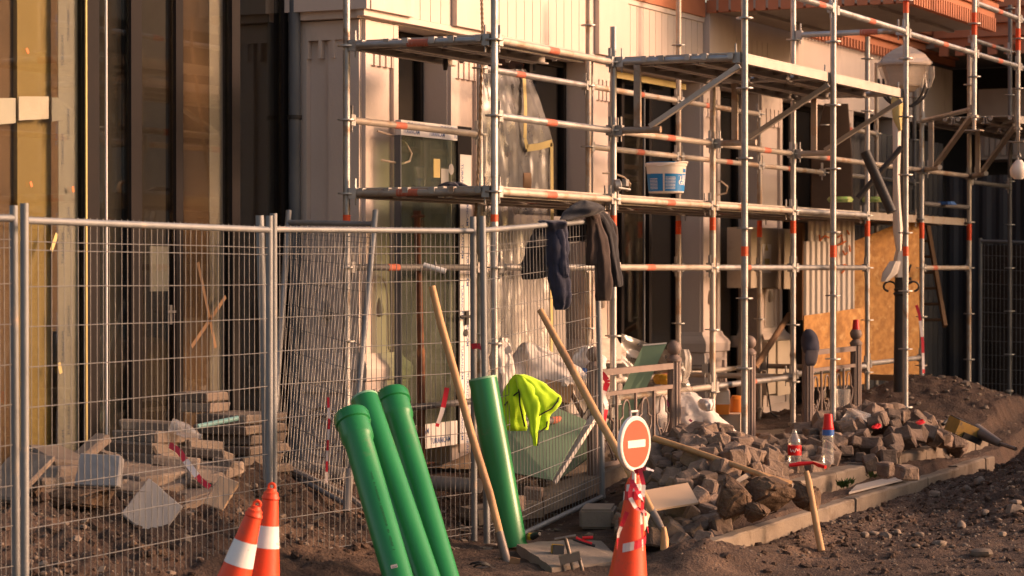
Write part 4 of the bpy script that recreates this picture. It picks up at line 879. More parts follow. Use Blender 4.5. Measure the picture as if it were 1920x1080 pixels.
# ------------------------------------------------------------------ green pipes leaning on the fence
def pipe(top, bot, r, socket, lab, tagp=None):
    top, bot = Vector(top), Vector(bot); d = (top - bot); L = d.length; d.normalize()
    prof = [(r - .006, .002), (r, 0), (r, L * .5)]
    t = thing('green_pipe', lab, 'pipe', bot, 'green drain pipes leaning on the fence')
    if socket: prof += [(r, L - .20), (r + .010, L - .175), (r + .012, L - .16), (r + .012, L - .085), (r + .012, L - .075), (r + .021, L - .068), (r + .021, L - .02), (r + .014, L - .004), (r + .008, L), (r + .002, L - .003), (r - .002, L - .12)]
    else: prof += [(r, L - .004), (r - .001, L), (r - .007, L), (r - .008, L - .1)]
    m = MB(); m.lathe(prof, bot, d, 36, cap=False); obj('barrel', m, 'pipe_green', t)
    if not socket:
        e = MB(); e.lathe([(r + .0006, L - .012), (r + .0006, L + .0006), (r - .006, L + .0008)], bot, d, 36, cap=False); obj('cut_end', e, 'pipe_rim', t)
    return t, d
pm('pipe_print', (.012, .07, .025), (.008, .05, .02), 8, .6, 0)
pm('pipe_rim', (.22, .42, .26), (.17, .34, .2), 8, .5, 0)
t1, d1 = pipe(at(657, 776, 13.45), at(757, 1121, 12.75), .080, True, 'green drain pipe with a socket end, frontmost of the leaning three')
pipe(at(683, 747, 13.75), at(806, 1108, 13.05), .080, False, 'green drain pipe with a plain cut end, middle of the leaning three')
pipe(at(733, 737, 14.05), at(838, 1098, 13.3), .080, True, 'green drain pipe with a socket end, rearmost of the leaning three')
pipe(at(905, 708, 15.0), at(962, 1026, 14.9), .089, False, 'tall green drain pipe standing alone before the jacket-hung fence panel')
q = at(735, 1063, 12.83) - FV * .088; e = MB(); e.prism([q, q + RV * .034 + UP * .008, q + RV * .03 + UP * .026, q - RV * .004 + UP * .018], -FV * .002); obj('white_sticker', e, 'white_paint', t1)
q2 = at(736, 1063.5, 12.83) - FV * .0905; lb = text_mb('2034', .013, q2 + UP * .004, RV + UP * .24, UP, .01); obj('sticker_print', lb, 'ink', t1)
dm = MB(); pb, pt = at(757, 1121, 12.75), at(657, 776, 13.45); pd = (pt - pb).normalized(); pu = (-FV + pd * FV.dot(pd)).normalized(); pw = pd.cross(pu); nrm = (pu * math.cos(.35) + pw * math.sin(.35) * (1 if pw.dot(RV) > 0 else -1)); tn = pd.cross(nrm)
rn = random.Random(2)
for k in range(60):
    if rn.random() < .25: continue
    q = pb + pd * (.25 + k * .0085) + nrm * .0806; a = rn.uniform(.003, .007); dm.prism([q - tn * a, q + tn * a, q + tn * a + pd * .004, q - tn * a + pd * .004], nrm * .0006)
o = obj('worn_print', dm, 'pipe_print', t1); o['kind'] = 'stuff'
# ------------------------------------------------------------------ traffic cones
def cone(px_t, py_t, px_b, py_b, Z, h, lab, bands, r1=.115):
    top, bot = at(px_t, py_t, Z), at(px_b, py_b, Z); d = (top - bot).normalized(); L = (top - bot).length
    t = thing('traffic_cone', lab, 'traffic cone', bot, 'orange traffic cones'); r0 = .030
    rr = lambda z: r1 + (r0 - r1) * (z / L)
    m = MB(); m.lathe([(r1, .03), (rr(L * .5), L * .5), (rr(L - .085), L - .085), (rr(L - .085) + .004, L - .08), (rr(L - .07) + .004, L - .07), (rr(L - .065), L - .065), (rr(L - .05), L - .05), (rr(L) - .002, L - .045), (.022, L - .03)], bot, d, 28); obj('body', m, 'cone_orange', t)
    e = MB(); u = d.cross(FV).normalized(); c = bot + d * (L - .02)
    e.path([c + (u * math.cos(2 * math.pi * i / 16) + d * math.sin(2 * math.pi * i / 16)) * .016 for i in range(17)], .007, 8, False); obj('lifting_ring', e, 'cone_orange', t)
    e = MB(); e.box(bot + d * .015, (.32, .32, .03), Vector((0, 0, 1)).rotation_difference(d).to_matrix()); obj('foot', e, 'cone_orange', t)
    for a, b in bands: e = MB(); e.lathe([(rr(a) + .0015, a), (rr(b) + .0015, b)], bot, d, 28, cap=False); obj('reflective_band', e, 'cone_band', t)
    return t, bot, d, L, rr
cone(510, 905, 482, 1160, 12.1, .7, 'orange traffic cone standing behind the leaning one by the fence post', [(.36, .47), (.10, .2)])
cone(484, 938, 408, 1185, 11.7, .7, 'orange traffic cone tilted to the left at the bottom edge', [(.34, .46), (.08, .18)])
t, cb, cd, cL, crr = cone(1192, 880, 1172, 1160, 12.5, .72, 'orange traffic cone wrapped in striped tape carrying the no-entry sign', [], .125)
# striped tape wound round the cone
def ribbon(pts, wd, mats, seg, parent=None, name='tape', side=None, twist=0):
    """thin plastic ribbon along pts, in alternating red and white lengths"""
    P_ = [Vector(p) for p in pts]; L = [0]
    for a, b in zip(P_, P_[1:]): L.append(L[-1] + (b - a).length)
    N = max(2, int(L[-1] / .02)); pos = []
    for i in range(N + 1):
        s_ = L[-1] * i / N; k = max(j for j in range(len(L)) if L[j] <= s_ + 1e-9); k = min(k, len(P_) - 2)
        f = (s_ - L[k]) / max(1e-6, L[k + 1] - L[k]); pos.append(P_[k].lerp(P_[k + 1], f))
    out = {}
    for i in range(N):
        d = (pos[i + 1] - pos[i]).normalized(); sd = Vector(side) if side else d.cross(FV).normalized()
        if twist: sd = (sd * math.cos(twist * i / N) + FV * math.sin(twist * i / N)).normalized()
        w_ = sd * wd / 2; which = int(L[-1] * i / N / seg)
        out.setdefault(which, MB()).prism([pos[i] - w_, pos[i + 1] - w_, pos[i + 1] + w_, pos[i] + w_], -FV * .0012)
    return out
def lengths(out, parent):
    for k, mb_ in sorted(out.items()): obj('white_length' if k % 2 else 'red_length', mb_, 'tape_pale' if k % 2 else 'tape_red', parent)
def tape_thing(name, pts, wd, seg, lab, twist=0, side=None, grp='striped tape scraps'):
    t_ = thing(name, lab, 'tape', Vector(pts[0]), grp); lengths(ribbon(pts, wd, None, seg, twist=twist, side=side), t_)
    return t_
def wind(z0, z1, turns, off, wd, seg, n=60, ph=0):
    pts = []; u = cd.cross(FV).normalized(); v = u.cross(cd)
    for i in range(n + 1):
        s_ = i / n; z = z0 + (z1 - z0) * s_; a = ph + turns * 2 * math.pi * s_; pts.append(cb + cd * z + (u * math.cos(a) + v * math.sin(a)) * (crr(z) + off))
    return pts
wt = thing('barrier_tape', 'red and white barrier tape wound and knotted round the sign cone', 'tape', cb + cd * .4)
for z0, z1, tn, ph in ((.50, .37, .8, .2), (.70, .62, 2.2, 1.0)):
    lengths(ribbon(wind(z0, z1, tn, .006, .05, .1, ph=ph), .045, None, .11, side=cd), wt)
for pts in ([at(1186, 905, 12.3), at(1180, 930, 12.28), at(1192, 952, 12.28), at(1210, 960, 12.3), at(1216, 1000, 12.35)], [at(1190, 885, 12.35), at(1210, 878, 12.3), at(1226, 883, 12.3)], [at(1184, 900, 12.3), at(1200, 930, 12.26), at(1208, 940, 12.3)], [at(1176, 960, 12.3), at(1160, 1000, 12.3), at(1157, 1030, 12.32)], [at(1200, 880, 12.3), at(1207, 910, 12.28), at(1203, 975, 12.3), at(1206, 1040, 12.35)]):
    lengths(ribbon(pts, .022, None, .07, twist=1.5), wt)
# no-entry sign
sc_ = at(1189, 832, 12.45); al = R(54); sn = (-FV * math.cos(al) + RV * math.sin(al)).normalized(); st = UP.cross(sn).normalized()
sg = thing('no_entry_sign', 'round red no-entry sign with a white bar, turned aside on a cone', 'sign', sc_ - UP * .15)
m = MB(); m.lathe([(.139, -.012), (.143, -.008), (.143, .010), (.137, .014), (.128, .012)], sc_, sn, 40); obj('rim', m, 'white_paint', sg)
m = MB(); m.lathe([(.122, .0125), (.1215, .0145)], sc_, sn, 40); obj('red_disc', m, 'sign_red', sg)
m = MB(); c = sc_ + sn * .0155; m.prism([c - st * .082 - UP * .019, c + st * .082 - UP * .019, c + st * .082 + UP * .019, c - st * .082 + UP * .019], sn * .001); obj('white_bar', m, 'white_paint', sg)
m = MB(); hc = sc_ + UP * .143; m.path([hc - st * .03, hc - st * .032 + UP * .024, hc + st * .032 + UP * .024, hc + st * .03], .006, 6); obj('hanger', m, 'white_paint', sg)
m = MB(); m.tube(sc_ - UP * .14, sc_ - UP * .22, .012, n=8); obj('stem', m, 'white_paint', sg)
# ------------------------------------------------------------------ long-handled tools
t = thing('shovel', 'long wooden shovel handle leaning on the fence between the green pipes', 'shovel', at(960, 1085, 14.4))
m = MB(); m.path([at(810, 537, 14.75), at(826, 605, 14.72), at(850, 690, 14.68), at(884, 815, 14.6), at(918, 925, 14.5), at(941, 1015, 14.42)], [.021, .0235, .0235, .024, .024, .022], 12); obj('handle', m, 'wood', t)
m = MB(); m.tube(at(936, 998, 14.42), at(956, 1075, 14.35), .026, .028, n=12); obj('socket', m, 'tool_metal', t)
m = MB(); m.loft([(945, 966, 1068, 14.33, .02), (940, 975, 1082, 14.3, .02), (938, 982, 1110, 14.25, .015), (950, 985, 1140, 14.2, .01)], 14); obj('blade', m, 'tool_metal', t)
t = thing('shovel', 'shovel leaning past the no-entry sign with its blade edge-on in the earth', 'shovel', at(1245, 1070, 14.0))
m = MB(); m.path([at(1013, 582, 15.4), at(1060, 668, 15.2), at(1120, 780, 14.9), at(1172, 870, 14.65), at(1210, 935, 14.45), at(1224, 962, 14.38)], [.021, .0255, .0255, .025, .024, .023], 12); obj('handle', m, 'wood', t)
m = MB(); m.path([at(1221, 957, 14.4), at(1234, 980, 14.33), at(1245, 998, 14.28)], [.027, .026, .014], 12); obj('socket', m, 'tool_metal', t)
m = MB(); m.loft([(1241, 1249, 988, 14.28, .03), (1239, 1254, 1010, 14.22, .10), (1238, 1254, 1045, 14.12, .11), (1237, 1247, 1075, 14.05, .06)], 14); obj('blade', m, 'wood', t)
t = thing('shovel', 'wooden tool handle lying slantwise across the near heap of setts', 'tool handle', at(1350, 870, 15.7))
m = MB(); m.path([at(1226, 822, 16.0), at(1290, 842, 15.85), at(1360, 866, 15.65), at(1420, 887, 15.5), at(1448, 900, 15.4)], [.023, .020, .019, .018, .016], 12); obj('handle', m, 'wood', t)
t = thing('pickaxe', 'pickaxe handle standing upright in the trench in front of the boulders', 'pickaxe', at(1540, 1030, 15.0))
m = MB(); m.path([at(1512, 884, 15.15), at(1517, 905, 15.13), at(1525, 950, 15.08), at(1534, 1000, 15.02), at(1541, 1034, 14.98)], [.017, .021, .021, .022, .0225], 12); obj('handle', m, 'wood', t)
m = MB(); m.tube(at(1483, 908, 15.5), at(1488, 935, 15.45), .013, .018, n=10); solo('chisel', m, 'tool_metal', 'short dark steel chisel standing between the boulders', 'chisel')
# ------------------------------------------------------------------ railing with ball finials
YR = 6.93
def rpost(px, ztop, lab, grp='railing posts', ball=True):
    x = Xon(px, YR); t = thing('railing_post', lab, 'railing post', (x, YR, .25), grp)
    m = MB(); zg = min(.2, hsmooth(x, YR) - .03); prof = [(.062, zg), (.062, .26), (.052, .27)]
    m.lathe(prof, (x, YR, 0), n=20); obj('plinth', m, 'railing', t)
    m = MB(); n = 24; rings = []
    for z in (.26, .30, ztop - .16, ztop - .155):
        rings.append([Vector((x + (.048 + (.004 if i % 2 else -.003)) * math.cos(2 * math.pi * i / n), YR + (.048 + (.004 if i % 2 else -.003)) * math.sin(2 * math.pi * i / n), z)) for i in range(n)])
    m.rings(rings, True, False); obj('fluted_shaft', m, 'railing', t)
    m = MB(); m.lathe([(.05, ztop - .155), (.058, ztop - .15), (.058, ztop - .13), (.048, ztop - .12), (.04, ztop - .11), (.028, ztop - .10)], (x, YR, 0), n=20); obj('collar', m, 'railing', t)
    if ball: m = MB(); m.sphere((x, YR, ztop - .052), .056, 20, 12); obj('ball', m, 'railing', t)
    return x
rx = [rpost(px, 1.20, lab) for px, lab in ((1114, 'brown railing post with ball finial half hidden behind the jacket-hung panel'), (1264, 'brown railing post with ball finial beside the green board and white sacks'), (1405, 'brown railing post with ball finial just right of the outer scaffold standard'), (1515, 'brown railing post wearing a dark cap'), (1605, 'brown railing post with a red cup on its ball finial'))]
def rail_panel(xa, xb, lab):
    t = thing('railing', lab, 'railing', ((xa + xb) / 2, YR, .3), 'ornamental railing panels')
    m = MB(); m.beam((xa + .05, YR, 1.015), (xb - .05, YR, 1.015), .03, .045); obj('top_bar', m, 'railing', t)
    for z in (.86, .36): m = MB(); m.beam((xa + .05, YR, z), (xb - .05, YR, z), .025, .03); obj('cross_bar', m, 'railing', t)
    n = 4; st_ = (xb - xa - .1) / n
    for i in range(n + 1):
        x = xa + .05 + i * st_
        if 0 < i < n or True:
            m = MB(); m.beam((x, YR, .375), (x, YR, .845), .016, .022); obj('baluster', m, 'railing', t)
    for i in range(n):
        c = xa + .05 + (i + .5) * st_; m = MB(); w_ = st_ * .33
        m.path([(c - w_, YR, .40), (c - w_ * .3, YR, .50), (c - w_, YR, .60), (c - w_, YR, .66), (c - w_ * .55, YR, .68)] + [(c + w_ * .55 * math.cos(math.pi - math.pi * k / 8), YR, .72 + .08 * math.sin(math.pi * k / 8)) for k in range(9)] + [(c + w_ * .55, YR, .68), (c + w_, YR, .66), (c + w_, YR, .60), (c + w_ * .3, YR, .50), (c + w_, YR, .40)], .008, 6); obj('scroll', m, 'railing', t)
        m = MB()
        for a in range(4):
            an = math.pi / 4 + a * math.pi / 2; m.path([(c, YR, .52), (c + .05 * math.cos(an), YR - .004, .52 + .05 * math.sin(an)), (c + .085 * math.cos(an + .3), YR, .52 + .085 * math.sin(an + .3))], .006, 5)
        obj('rosette', m, 'railing', t)
rail_panel(rx[0], rx[1], 'ornamental brown railing panel in front of the green boards'); rail_panel(rx[3], rx[4], 'ornamental brown railing panel before the small chipboard sheet')
# cups, cap, bottles
def cup(c, axis, h, lab, r0=.036, r1=.026, mat='plastic_red', name='cup'):
    m = MB(); m.lathe([(r0 - .002, .001), (r0 + .002, 0), (r0 + .002, .012), (r0 - .001, .014), (r0 + (r1 - r0) * .5, h * .5), (r1, h), (r1 - .004, h + .001)], c, axis, 22); return solo(name, m, mat, lab, 'cup')
for k in range(1): cup((rx[4], YR, 1.175), (0, 0, 1), .105, 'red plastic cup upturned on the ball of the far railing post', .037, .027)
def bottle(px, py_b, Z, h, r, liq, capmat, labmat, lab, z0, z1):
    b = at(px, py_b, Z); t = thing('bottle', lab, 'bottle', b)
    m = MB(); m.lathe([(r * .8, 0), (r, .012), (r, h * .28), (r * .93, h * .36), (r * .93, h * .55), (r, h * .62), (r * .85, h * .72), (r * .5, h * .84), (.013, h * .92), (.013, h)], b, n=22); obj('body', m, 'bottle_clear', t)
    m = MB(); m.lathe([(r * .985 + .0015, z0), (r * .985 + .0015, z1)], b, n=22, cap=False); o = obj('label_band', m, labmat, t)
    if capmat: m = MB(); m.lathe([(.015, h - .02), (.015, h + .004)], b, n=14); obj('cap', m, capmat, t)
    return t, b
bt, bb = bottle(1490, 868, 16.9, .235, .047, None, None, 'plastic_red', 'clear soda bottle with a red label standing by the setts', .055, .125)
m = MB(); m.path([bb + Vector((0, 0, .09)) + (RV * math.sin(a) - FV * math.cos(a)) * .0475 + UP * (.009 * math.sin(a * 13) + .006 * math.sin(a * 5)) for a in [-.8 + .05 * k for k in range(33)]], .0026, 5); obj('lettering', m, 'white_paint', bt)
bt, bb = bottle(1553, 870, 17.2, .30, .042, None, None, 'plastic_blue', 'clear water bottle with blue label under upturned red cups', .205, .245)
cup(bb + Vector((0, 0, .245)), (0, 0, 1), .11, 'stack of red plastic cups upturned over the water bottle', .040, .029)
m = MB(); m.path([at(1480, 873, 16.6), at(1500, 870, 16.6), at(1525, 868, 16.6), at(1536, 873, 16.55), at(1548, 876, 16.5)], [.012, .016, .01, .014, .012], 8); solo('work_glove', m, 'plastic_red', 'red work glove lying flat by the water bottle', 'glove')
for px, py, lab in ((1642, 800, 'red rag scrap among the setts near the clear wrapper'), (1725, 792, 'red scrap among the setts near the breaker tool')):
    m = MB(); m.loft([(px - 5, px + 4, py + 4, 18.7, .02), (px - 6, px + 7, py, 18.75, .03), (px - 1, px + 8, py - 3, 18.8, .015), (px + 3, px + 6, py - 6, 18.8, .01)], 18, .4, 3, px, 1, .03, 3); solo('red_scrap', m, 'plastic_red', lab, 'scrap')
m = MB(); m.loft([(1585, 1612, 800, 19.0, .06), (1580, 1640, 792, 19.0, .1), (1588, 1630, 776, 19.05, .08), (1592, 1600, 766, 19.05, .02)], 18, .3, 4, 2); solo('wrapper', m, 'clear_film', 'crumpled clear plastic wrapper on the far heap of setts', 'wrapper')
m = MB(); m.lathe([(.05, 0), (.065, .16), (.066, .17)], at(1580, 768, 20.2), n=20, cap=False); m.lathe([(.05, 0), (.001, .002)], at(1580, 768, 20.2), n=20, cap=False); solo('plastic_cup', m, 'clear_film', 'large clear plastic cup standing behind the far heap before the railing', 'cup')
# cap hung on the railing post
cx_ = at(1517, 640, 20.55); t = thing('cap', 'dark baseball cap hung over the top of a railing post', 'cap', cx_ - UP * .1)
m = MB(); m.loft([(1508, 1534, 662, 20.82, .05), (1504, 1537, 654, 20.85, .085), (1502, 1536, 642, 20.9, .095), (1503, 1532, 630, 20.9, .085), (1507, 1526, 621, 20.9, .05), (1512, 1520, 617, 20.9, .015)], 26, .04, 6, 1, 1, .01, 3); obj('crown', m, 'cap_cloth', t)
m = MB(); m.loft([(1513, 1527, 686, 20.64, .006), (1510, 1531, 680, 20.64, .012), (1509, 1534, 668, 20.68, .016), (1512, 1534, 657, 20.74, .014)], 20, 0, 3, 0, 1, 0, 3); obj('visor', m, 'visor_cloth', t)
pm("green_pack", (.10, .30, .04), (.5, .45, .2), 20, .5, .1, 60); pm("bag_white", (.68, .62, .58), (.56, .5, .46), 7, .6, .25, 40, c3=(.12, .16, .24), s3=20, t3=.66); pm("orange_pack", (.62, .19, .02), (.5, .15, .02), 6, .6, .1, 60); pm("cardboard_dark", (.10, .06, .04), (.06, .038, .027), 4, .9, .2, 40); pm("sand", (.40, .27, .17), (.32, .21, .13), 12, .95, .5, 60)
pm("cloth_grey", (.085, .066, .064), (.055, .043, .04), 12, .95, .4, 160)
# ------------------------------------------------------------------ clothes on the fence
t = thing('jacket', 'brown quilted jacket slung over the right end of the fence panel', 'jacket', at(1130, 560, 16.8))
m = MB(); m.loft([(1050, 1072, 412, 16.3, .05), (1056, 1112, 402, 16.4, .10), (1066, 1128, 392, 16.45, .13), (1080, 1120, 382, 16.5, .10), (1090, 1102, 376, 16.5, .04)], 44, .10, 5, 1, 1.0, .015, 5, 1.16); obj('shoulders', m, 'cloth_dark', t)
m = MB(); m.loft([(1122, 1144, 564, 16.5, .03), (1121, 1146, 555, 16.5, .045), (1120, 1145, 520, 16.5, .05), (1116, 1142, 480, 16.52, .055), (1112, 1136, 445, 16.55, .055), (1106, 1128, 420, 16.58, .06), (1098, 1122, 402, 16.6, .07), (1088, 1112, 391, 16.65, .06)], 44, .10, 6, 3, 1.0, .015, 5, 1.16); obj('sleeve', m, 'cloth_brown', t)
m = MB(); m.loft([(1101, 1118, 498, 16.5, .03), (1100, 1119, 492, 16.5, .04), (1100, 1122, 460, 16.52, .045), (1102, 1122, 430, 16.55, .05), (1098, 1120, 404, 16.6, .06), (1090, 1110, 394, 16.62, .05)], 44, .10, 5, 4, 1.0, .015, 5, 1.16); obj('front_panel', m, 'cloth_brown', t)
m = MB(); m.loft([(1144, 1163, 538, 16.7, .03), (1140, 1166, 530, 16.7, .05), (1134, 1160, 500, 16.7, .06), (1128, 1156, 470, 16.7, .07), (1122, 1152, 440, 16.7, .08), (1114, 1142, 415, 16.68, .08), (1102, 1128, 396, 16.66, .08), (1090, 1112, 386, 16.64, .06)], 44, .14, 5, 7, 1.0, .015, 5, 1.16); obj('back_panel', m, 'cloth_dark', t)
m = MB(); m.loft([(1150, 1158, 480, 16.85, .02), (1142, 1158, 450, 16.85, .04), (1130, 1152, 420, 16.8, .05), (1112, 1134, 398, 16.75, .05)], 44, .15, 4, 9, 1.0, .015, 5, 1.16); obj('lining', m, 'cloth_grey', t)
t = thing('trousers', 'dark navy trousers hung over the fence top rail', 'trousers', at(1045, 580, 16.1))
m = MB(); m.loft([(1044, 1056, 581, 16.0, .02), (1041, 1064, 572, 16.0, .035), (1038, 1067, 552, 16.0, .045), (1034, 1064, 525, 16.02, .05), (1030, 1062, 495, 16.03, .05), (1028, 1062, 462, 16.05, .055), (1025, 1060, 435, 16.08, .06), (1018, 1058, 418, 16.05, .07), (1016, 1052, 413, 16.1, .06)], 44, .12, 5, 2, 1.0, .02, 5, 1.32); obj('front_leg', m, 'cloth_navy', t)
m = MB(); m.loft([(1052, 1066, 520, 15.98, .01), (1050, 1064, 505, 15.98, .02), (1045, 1062, 480, 16.0, .02), (1040, 1058, 440, 16.03, .025), (1032, 1054, 415, 16.08, .03)], 44, .12, 4, 5, 1.0, .015, 5, 1.16); obj('pocket_flap', m, 'cloth_navy', t)
m = MB(); m.loft([(982, 1000, 524, 16.3, .02), (983, 1028, 516, 16.3, .04), (985, 1030, 490, 16.3, .05), (992, 1032, 460, 16.28, .05), (1002, 1030, 435, 16.4, .05), (1012, 1040, 420, 16.3, .05), (1018, 1048, 413, 16.2, .04)], 44, .14, 6, 6, 1.0, .015, 5, 1.16); obj('rear_leg', m, 'cloth_dark', t)
m = MB(); m.loft([(1062, 1092, 452, 16.8, .02), (1060, 1098, 445, 16.8, .03), (1058, 1104, 430, 16.8, .04), (1060, 1108, 414, 16.78, .03)], 44, .1, 4, 3, 1.0, .015, 5, 1.16); solo('scarf', m, 'cloth_dark', 'black cloth hanging behind the fence mesh between the trousers and the jacket', 'cloth')
# hi-vis vest
t = thing('hi_vis_vest', 'yellow green high-visibility vest hung on the fence beside the green pipe', 'vest', at(990, 830, 15.6))
m = MB(); m.loft([(1000, 1008, 836, 15.35, .012), (996, 1008, 815, 15.36, .03), (990, 1012, 785, 15.38, .04), (982, 1016, 755, 15.4, .05), (974, 1006, 728, 15.42, .05), (968, 990, 706, 15.46, .04)], 44, .12, 5, 1, 1.0, .015, 5, 1.16); obj('hanging_fold', m, 'hi_vis', t)
m = MB(); m.loft([(1010, 1026, 806, 15.4, .01), (1008, 1026, 795, 15.4, .02), (1004, 1030, 780, 15.4, .03), (998, 1044, 762, 15.4, .035), (990, 1047, 745, 15.41, .04), (982, 1030, 728, 15.43, .04), (974, 1004, 710, 15.45, .035), (968, 984, 702, 15.47, .03)], 44, .10, 6, 3, 1.0, .015, 5, 1.16); obj('right_panel', m, 'hi_vis', t)
m = MB(); m.loft([(956, 984, 808, 15.5, .02), (948, 985, 800, 15.5, .03), (944, 984, 775, 15.5, .035), (944, 982, 745, 15.5, .04), (952, 984, 722, 15.5, .04), (966, 984, 703, 15.48, .03)], 44, .12, 6, 5, 1.0, .015, 5, 1.16); obj('left_panel', m, 'hi_vis', t)
m = MB(); m.path([at(998, 796, 15.36), at(1005, 783, 15.36), at(1018, 775, 15.36), at(1035, 766, 15.365), at(1046, 752, 15.38), at(1047, 745, 15.39)], .005, 6); m.path([at(1008, 836, 15.345), at(1010, 812, 15.345), at(1018, 806, 15.37), at(1025, 800, 15.37), at(1026, 790, 15.38)], .005, 6); obj('hem', m, 'hem', t)
m = MB(); m.path([at(946, 760, 15.47), at(960, 744, 15.46), at(972, 735, 15.44)], .005, 6); m.path([at(973, 730, 15.40), at(975, 760, 15.40), at(984, 800, 15.40)], .006, 6); obj('hem', m, 'hem', t)
# ------------------------------------------------------------------ bucket on the deck
c = at(1249, 362, 19.35); t = thing('bucket', 'white plastic paint bucket with blue label and lid on the scaffold deck', 'bucket', c)
hB = 56 / F * 19.35; r0, r1 = 33 / F * 19.35, 38 / F * 19.35
m = MB(); m.lathe([(r0 * .97, 0), (r0, .004), (r0 + (r1 - r0) * .88, hB * .88), (r1 + .004, hB * .89), (r1 + .006, hB * .97), (r1, hB), (r1 * .97, hB)], c, n=40); obj('tub', m, 'bucket_white', t)
m = MB(); m.lathe([(r1 * .965, hB + .001), (r1 * .965, hB + .006), (r1 * .9, hB + .004)], c, n=40); obj('lid', m, 'bucket_blue', t)
rb = lambda z: r0 + (r1 - r0) * .88 * (z / (hB * .88))
def wrapb(a0, z0, off=.0012): return lambda x, y: c + UP * (z0 + y) + (RV * math.sin(a0 + x / r0) - FV * math.cos(a0 + x / r0)) * (rb(z0 + y) + off)
for a, b in ((-1.5, -.24), (-.14, .62), (.622, 1.5)):
    m = MB(); m.grid(lambda u, v: c + UP * (hB * (.05 + .58 * v)) + (RV * math.sin(a + (b - a) * u) - FV * math.cos(a + (b - a) * u)) * (rb(hB * (.05 + .58 * v)) + .0008), 14, 2); obj('blue_label', m, 'bucket_blue', t)
m = addmb(text_mb('TIEFEN', .062, None, None, None, .02, wrap=wrapb(.66, hB * .40)), text_mb('GRUND', .062, None, None, None, .02, wrap=wrapb(.66, hB * .26))); obj('lettering', m, 'white_paint', t)
m = MB()
for a0, n_ in ((-1.1, 8), (-.1, 9)):
    for k in range(n_): 
        z = hB * (.12 + k * .048); m.grid(lambda u, v: c + UP * (z + .004 * v) + (RV * math.sin(a0 + .55 * u) - FV * math.cos(a0 + .55 * u)) * (rb(z) + .0016), 6, 1)
obj('small_print', m, 'white_paint', t)
m = MB(); m.grid(lambda u, v: c + UP * (hB * (.68 + .12 * v)) + (RV * math.sin(.95 + .3 * u) - FV * math.cos(.95 + .3 * u)) * (rb(hB * .72) + .003), 4, 2); obj('blue_mark', m, 'bucket_blue', t)
m = MB(); m.path([c + (RV * math.sin(a) - FV * math.cos(a)) * (r1 + .008) + UP * (hB * .88 + (.035 * math.sin((a + .3) * 1.1) if a > -.3 else 0)) for a in [-.5 + .1 * k for k in range(26)]], .007, 8); obj('handle', m, 'bucket_white', t)
# small things on the decks
m = MB(); q = at(982, 356, 17.2); m.lathe([(.045, 0), (.062, .0), (.062, .05), (.045, .05)], q + UP * .06, (.5, -.85, 0), 24, cap=False); solo('tape_roll', m, 'cardboard', 'cardboard tape roll standing on the lower scaffold deck', 'tape roll')
m = MB(); m.loft([(830, 872, 349, 17.2, .08), (834, 866, 345, 17.2, .07), (840, 860, 341, 17.2, .04)], 44, .25, 4, 2, 1.0, .015, 5, 1.16); solo('rag', m, 'cloth_navy', 'dark rag lying on the lower deck in front of the glass door', 'rag')
m = MB(); m.loft([(831, 838, 132, 17.3, .02), (829, 840, 120, 17.3, .03), (833, 838, 104, 17.3, .02)], 12, .2, 3, 2); solo('rag', m, 'plastic_black', 'small black rag hanging under the upper deck', 'rag')
for i, (px, Z, lab) in enumerate(((1575, 23.6, 'green and white wrapped roll on the far lower deck, left of its pair'), (1640, 24.6, 'green and yellow wrapped roll on the far lower deck beside the lamp post'))):
    m = MB(); m.loft([(px - 22, px + 22, 379, Z, .10), (px - 24, px + 24, 374, Z, .11), (px - 20, px + 20, 369, Z, .08)], 18, .08, 4, i); o = solo('wrapped_roll', m, 'pipe_green' if i == 0 else 'leafy', lab, 'roll') if False else solo('wrapped_roll', m, 'green_pack', lab, 'roll')
m = MB(); m.loft([(1755, 1792, 384, 25.4, .10), (1760, 1788, 378, 25.4, .08)], 16, .3, 4, 1); solo('rag', m, 'blue_cloth', 'blue rag lying on the far lower deck', 'rag')
# rope down the second back standard
pts = [at(903, 0, 17.6), at(905, 60, 17.6), at(902, 160, 17.65), at(899, 260, 17.7), at(895, 360, 17.75), at(891, 408, 17.8)]
dense = []
for a, b in zip(pts, pts[1:]):
    for i in range(24): dense.append(a.lerp(b, i / 24))
m = MB(); m.path([p + (RV * math.cos(i * .9) + FV * math.sin(i * .9)) * .006 for i, p in enumerate(dense)], .007, 6); m.path([p - (RV * math.cos(i * .9) + FV * math.sin(i * .9)) * .006 for i, p in enumerate(dense)], .007, 6); solo('rope', m, 'rope', 'twisted rope hanging down beside the inner scaffold standard', 'rope')
# cables sprouting from the stone
for px, py, lab, pts in ((715, 300, 'pale cable looping out of the first stone pier', [(715, 300), (730, 303), (755, 307), (768, 302), (772, 288), (762, 270), (745, 257), (708, 246)]), (1285, 345, 'pale cable looping out of the stone beside the bucket', [(1130, 325), (1150, 325), (1170, 332), (1182, 345), (1176, 358)]), (1360, 340, 'pale cable looping from the pier right of the bucket', [(1340, 342), (1352, 340), (1364, 350), (1362, 362), (1345, 366)])):
    m = MB(); m.path([atY(a, b, 8.5 - .1 * math.sin(math.pi * i / (len(pts) - 1))) for i, (a, b) in enumerate(pts)], .008, 7); solo('cable', m, 'cable_pale', lab, 'cable')
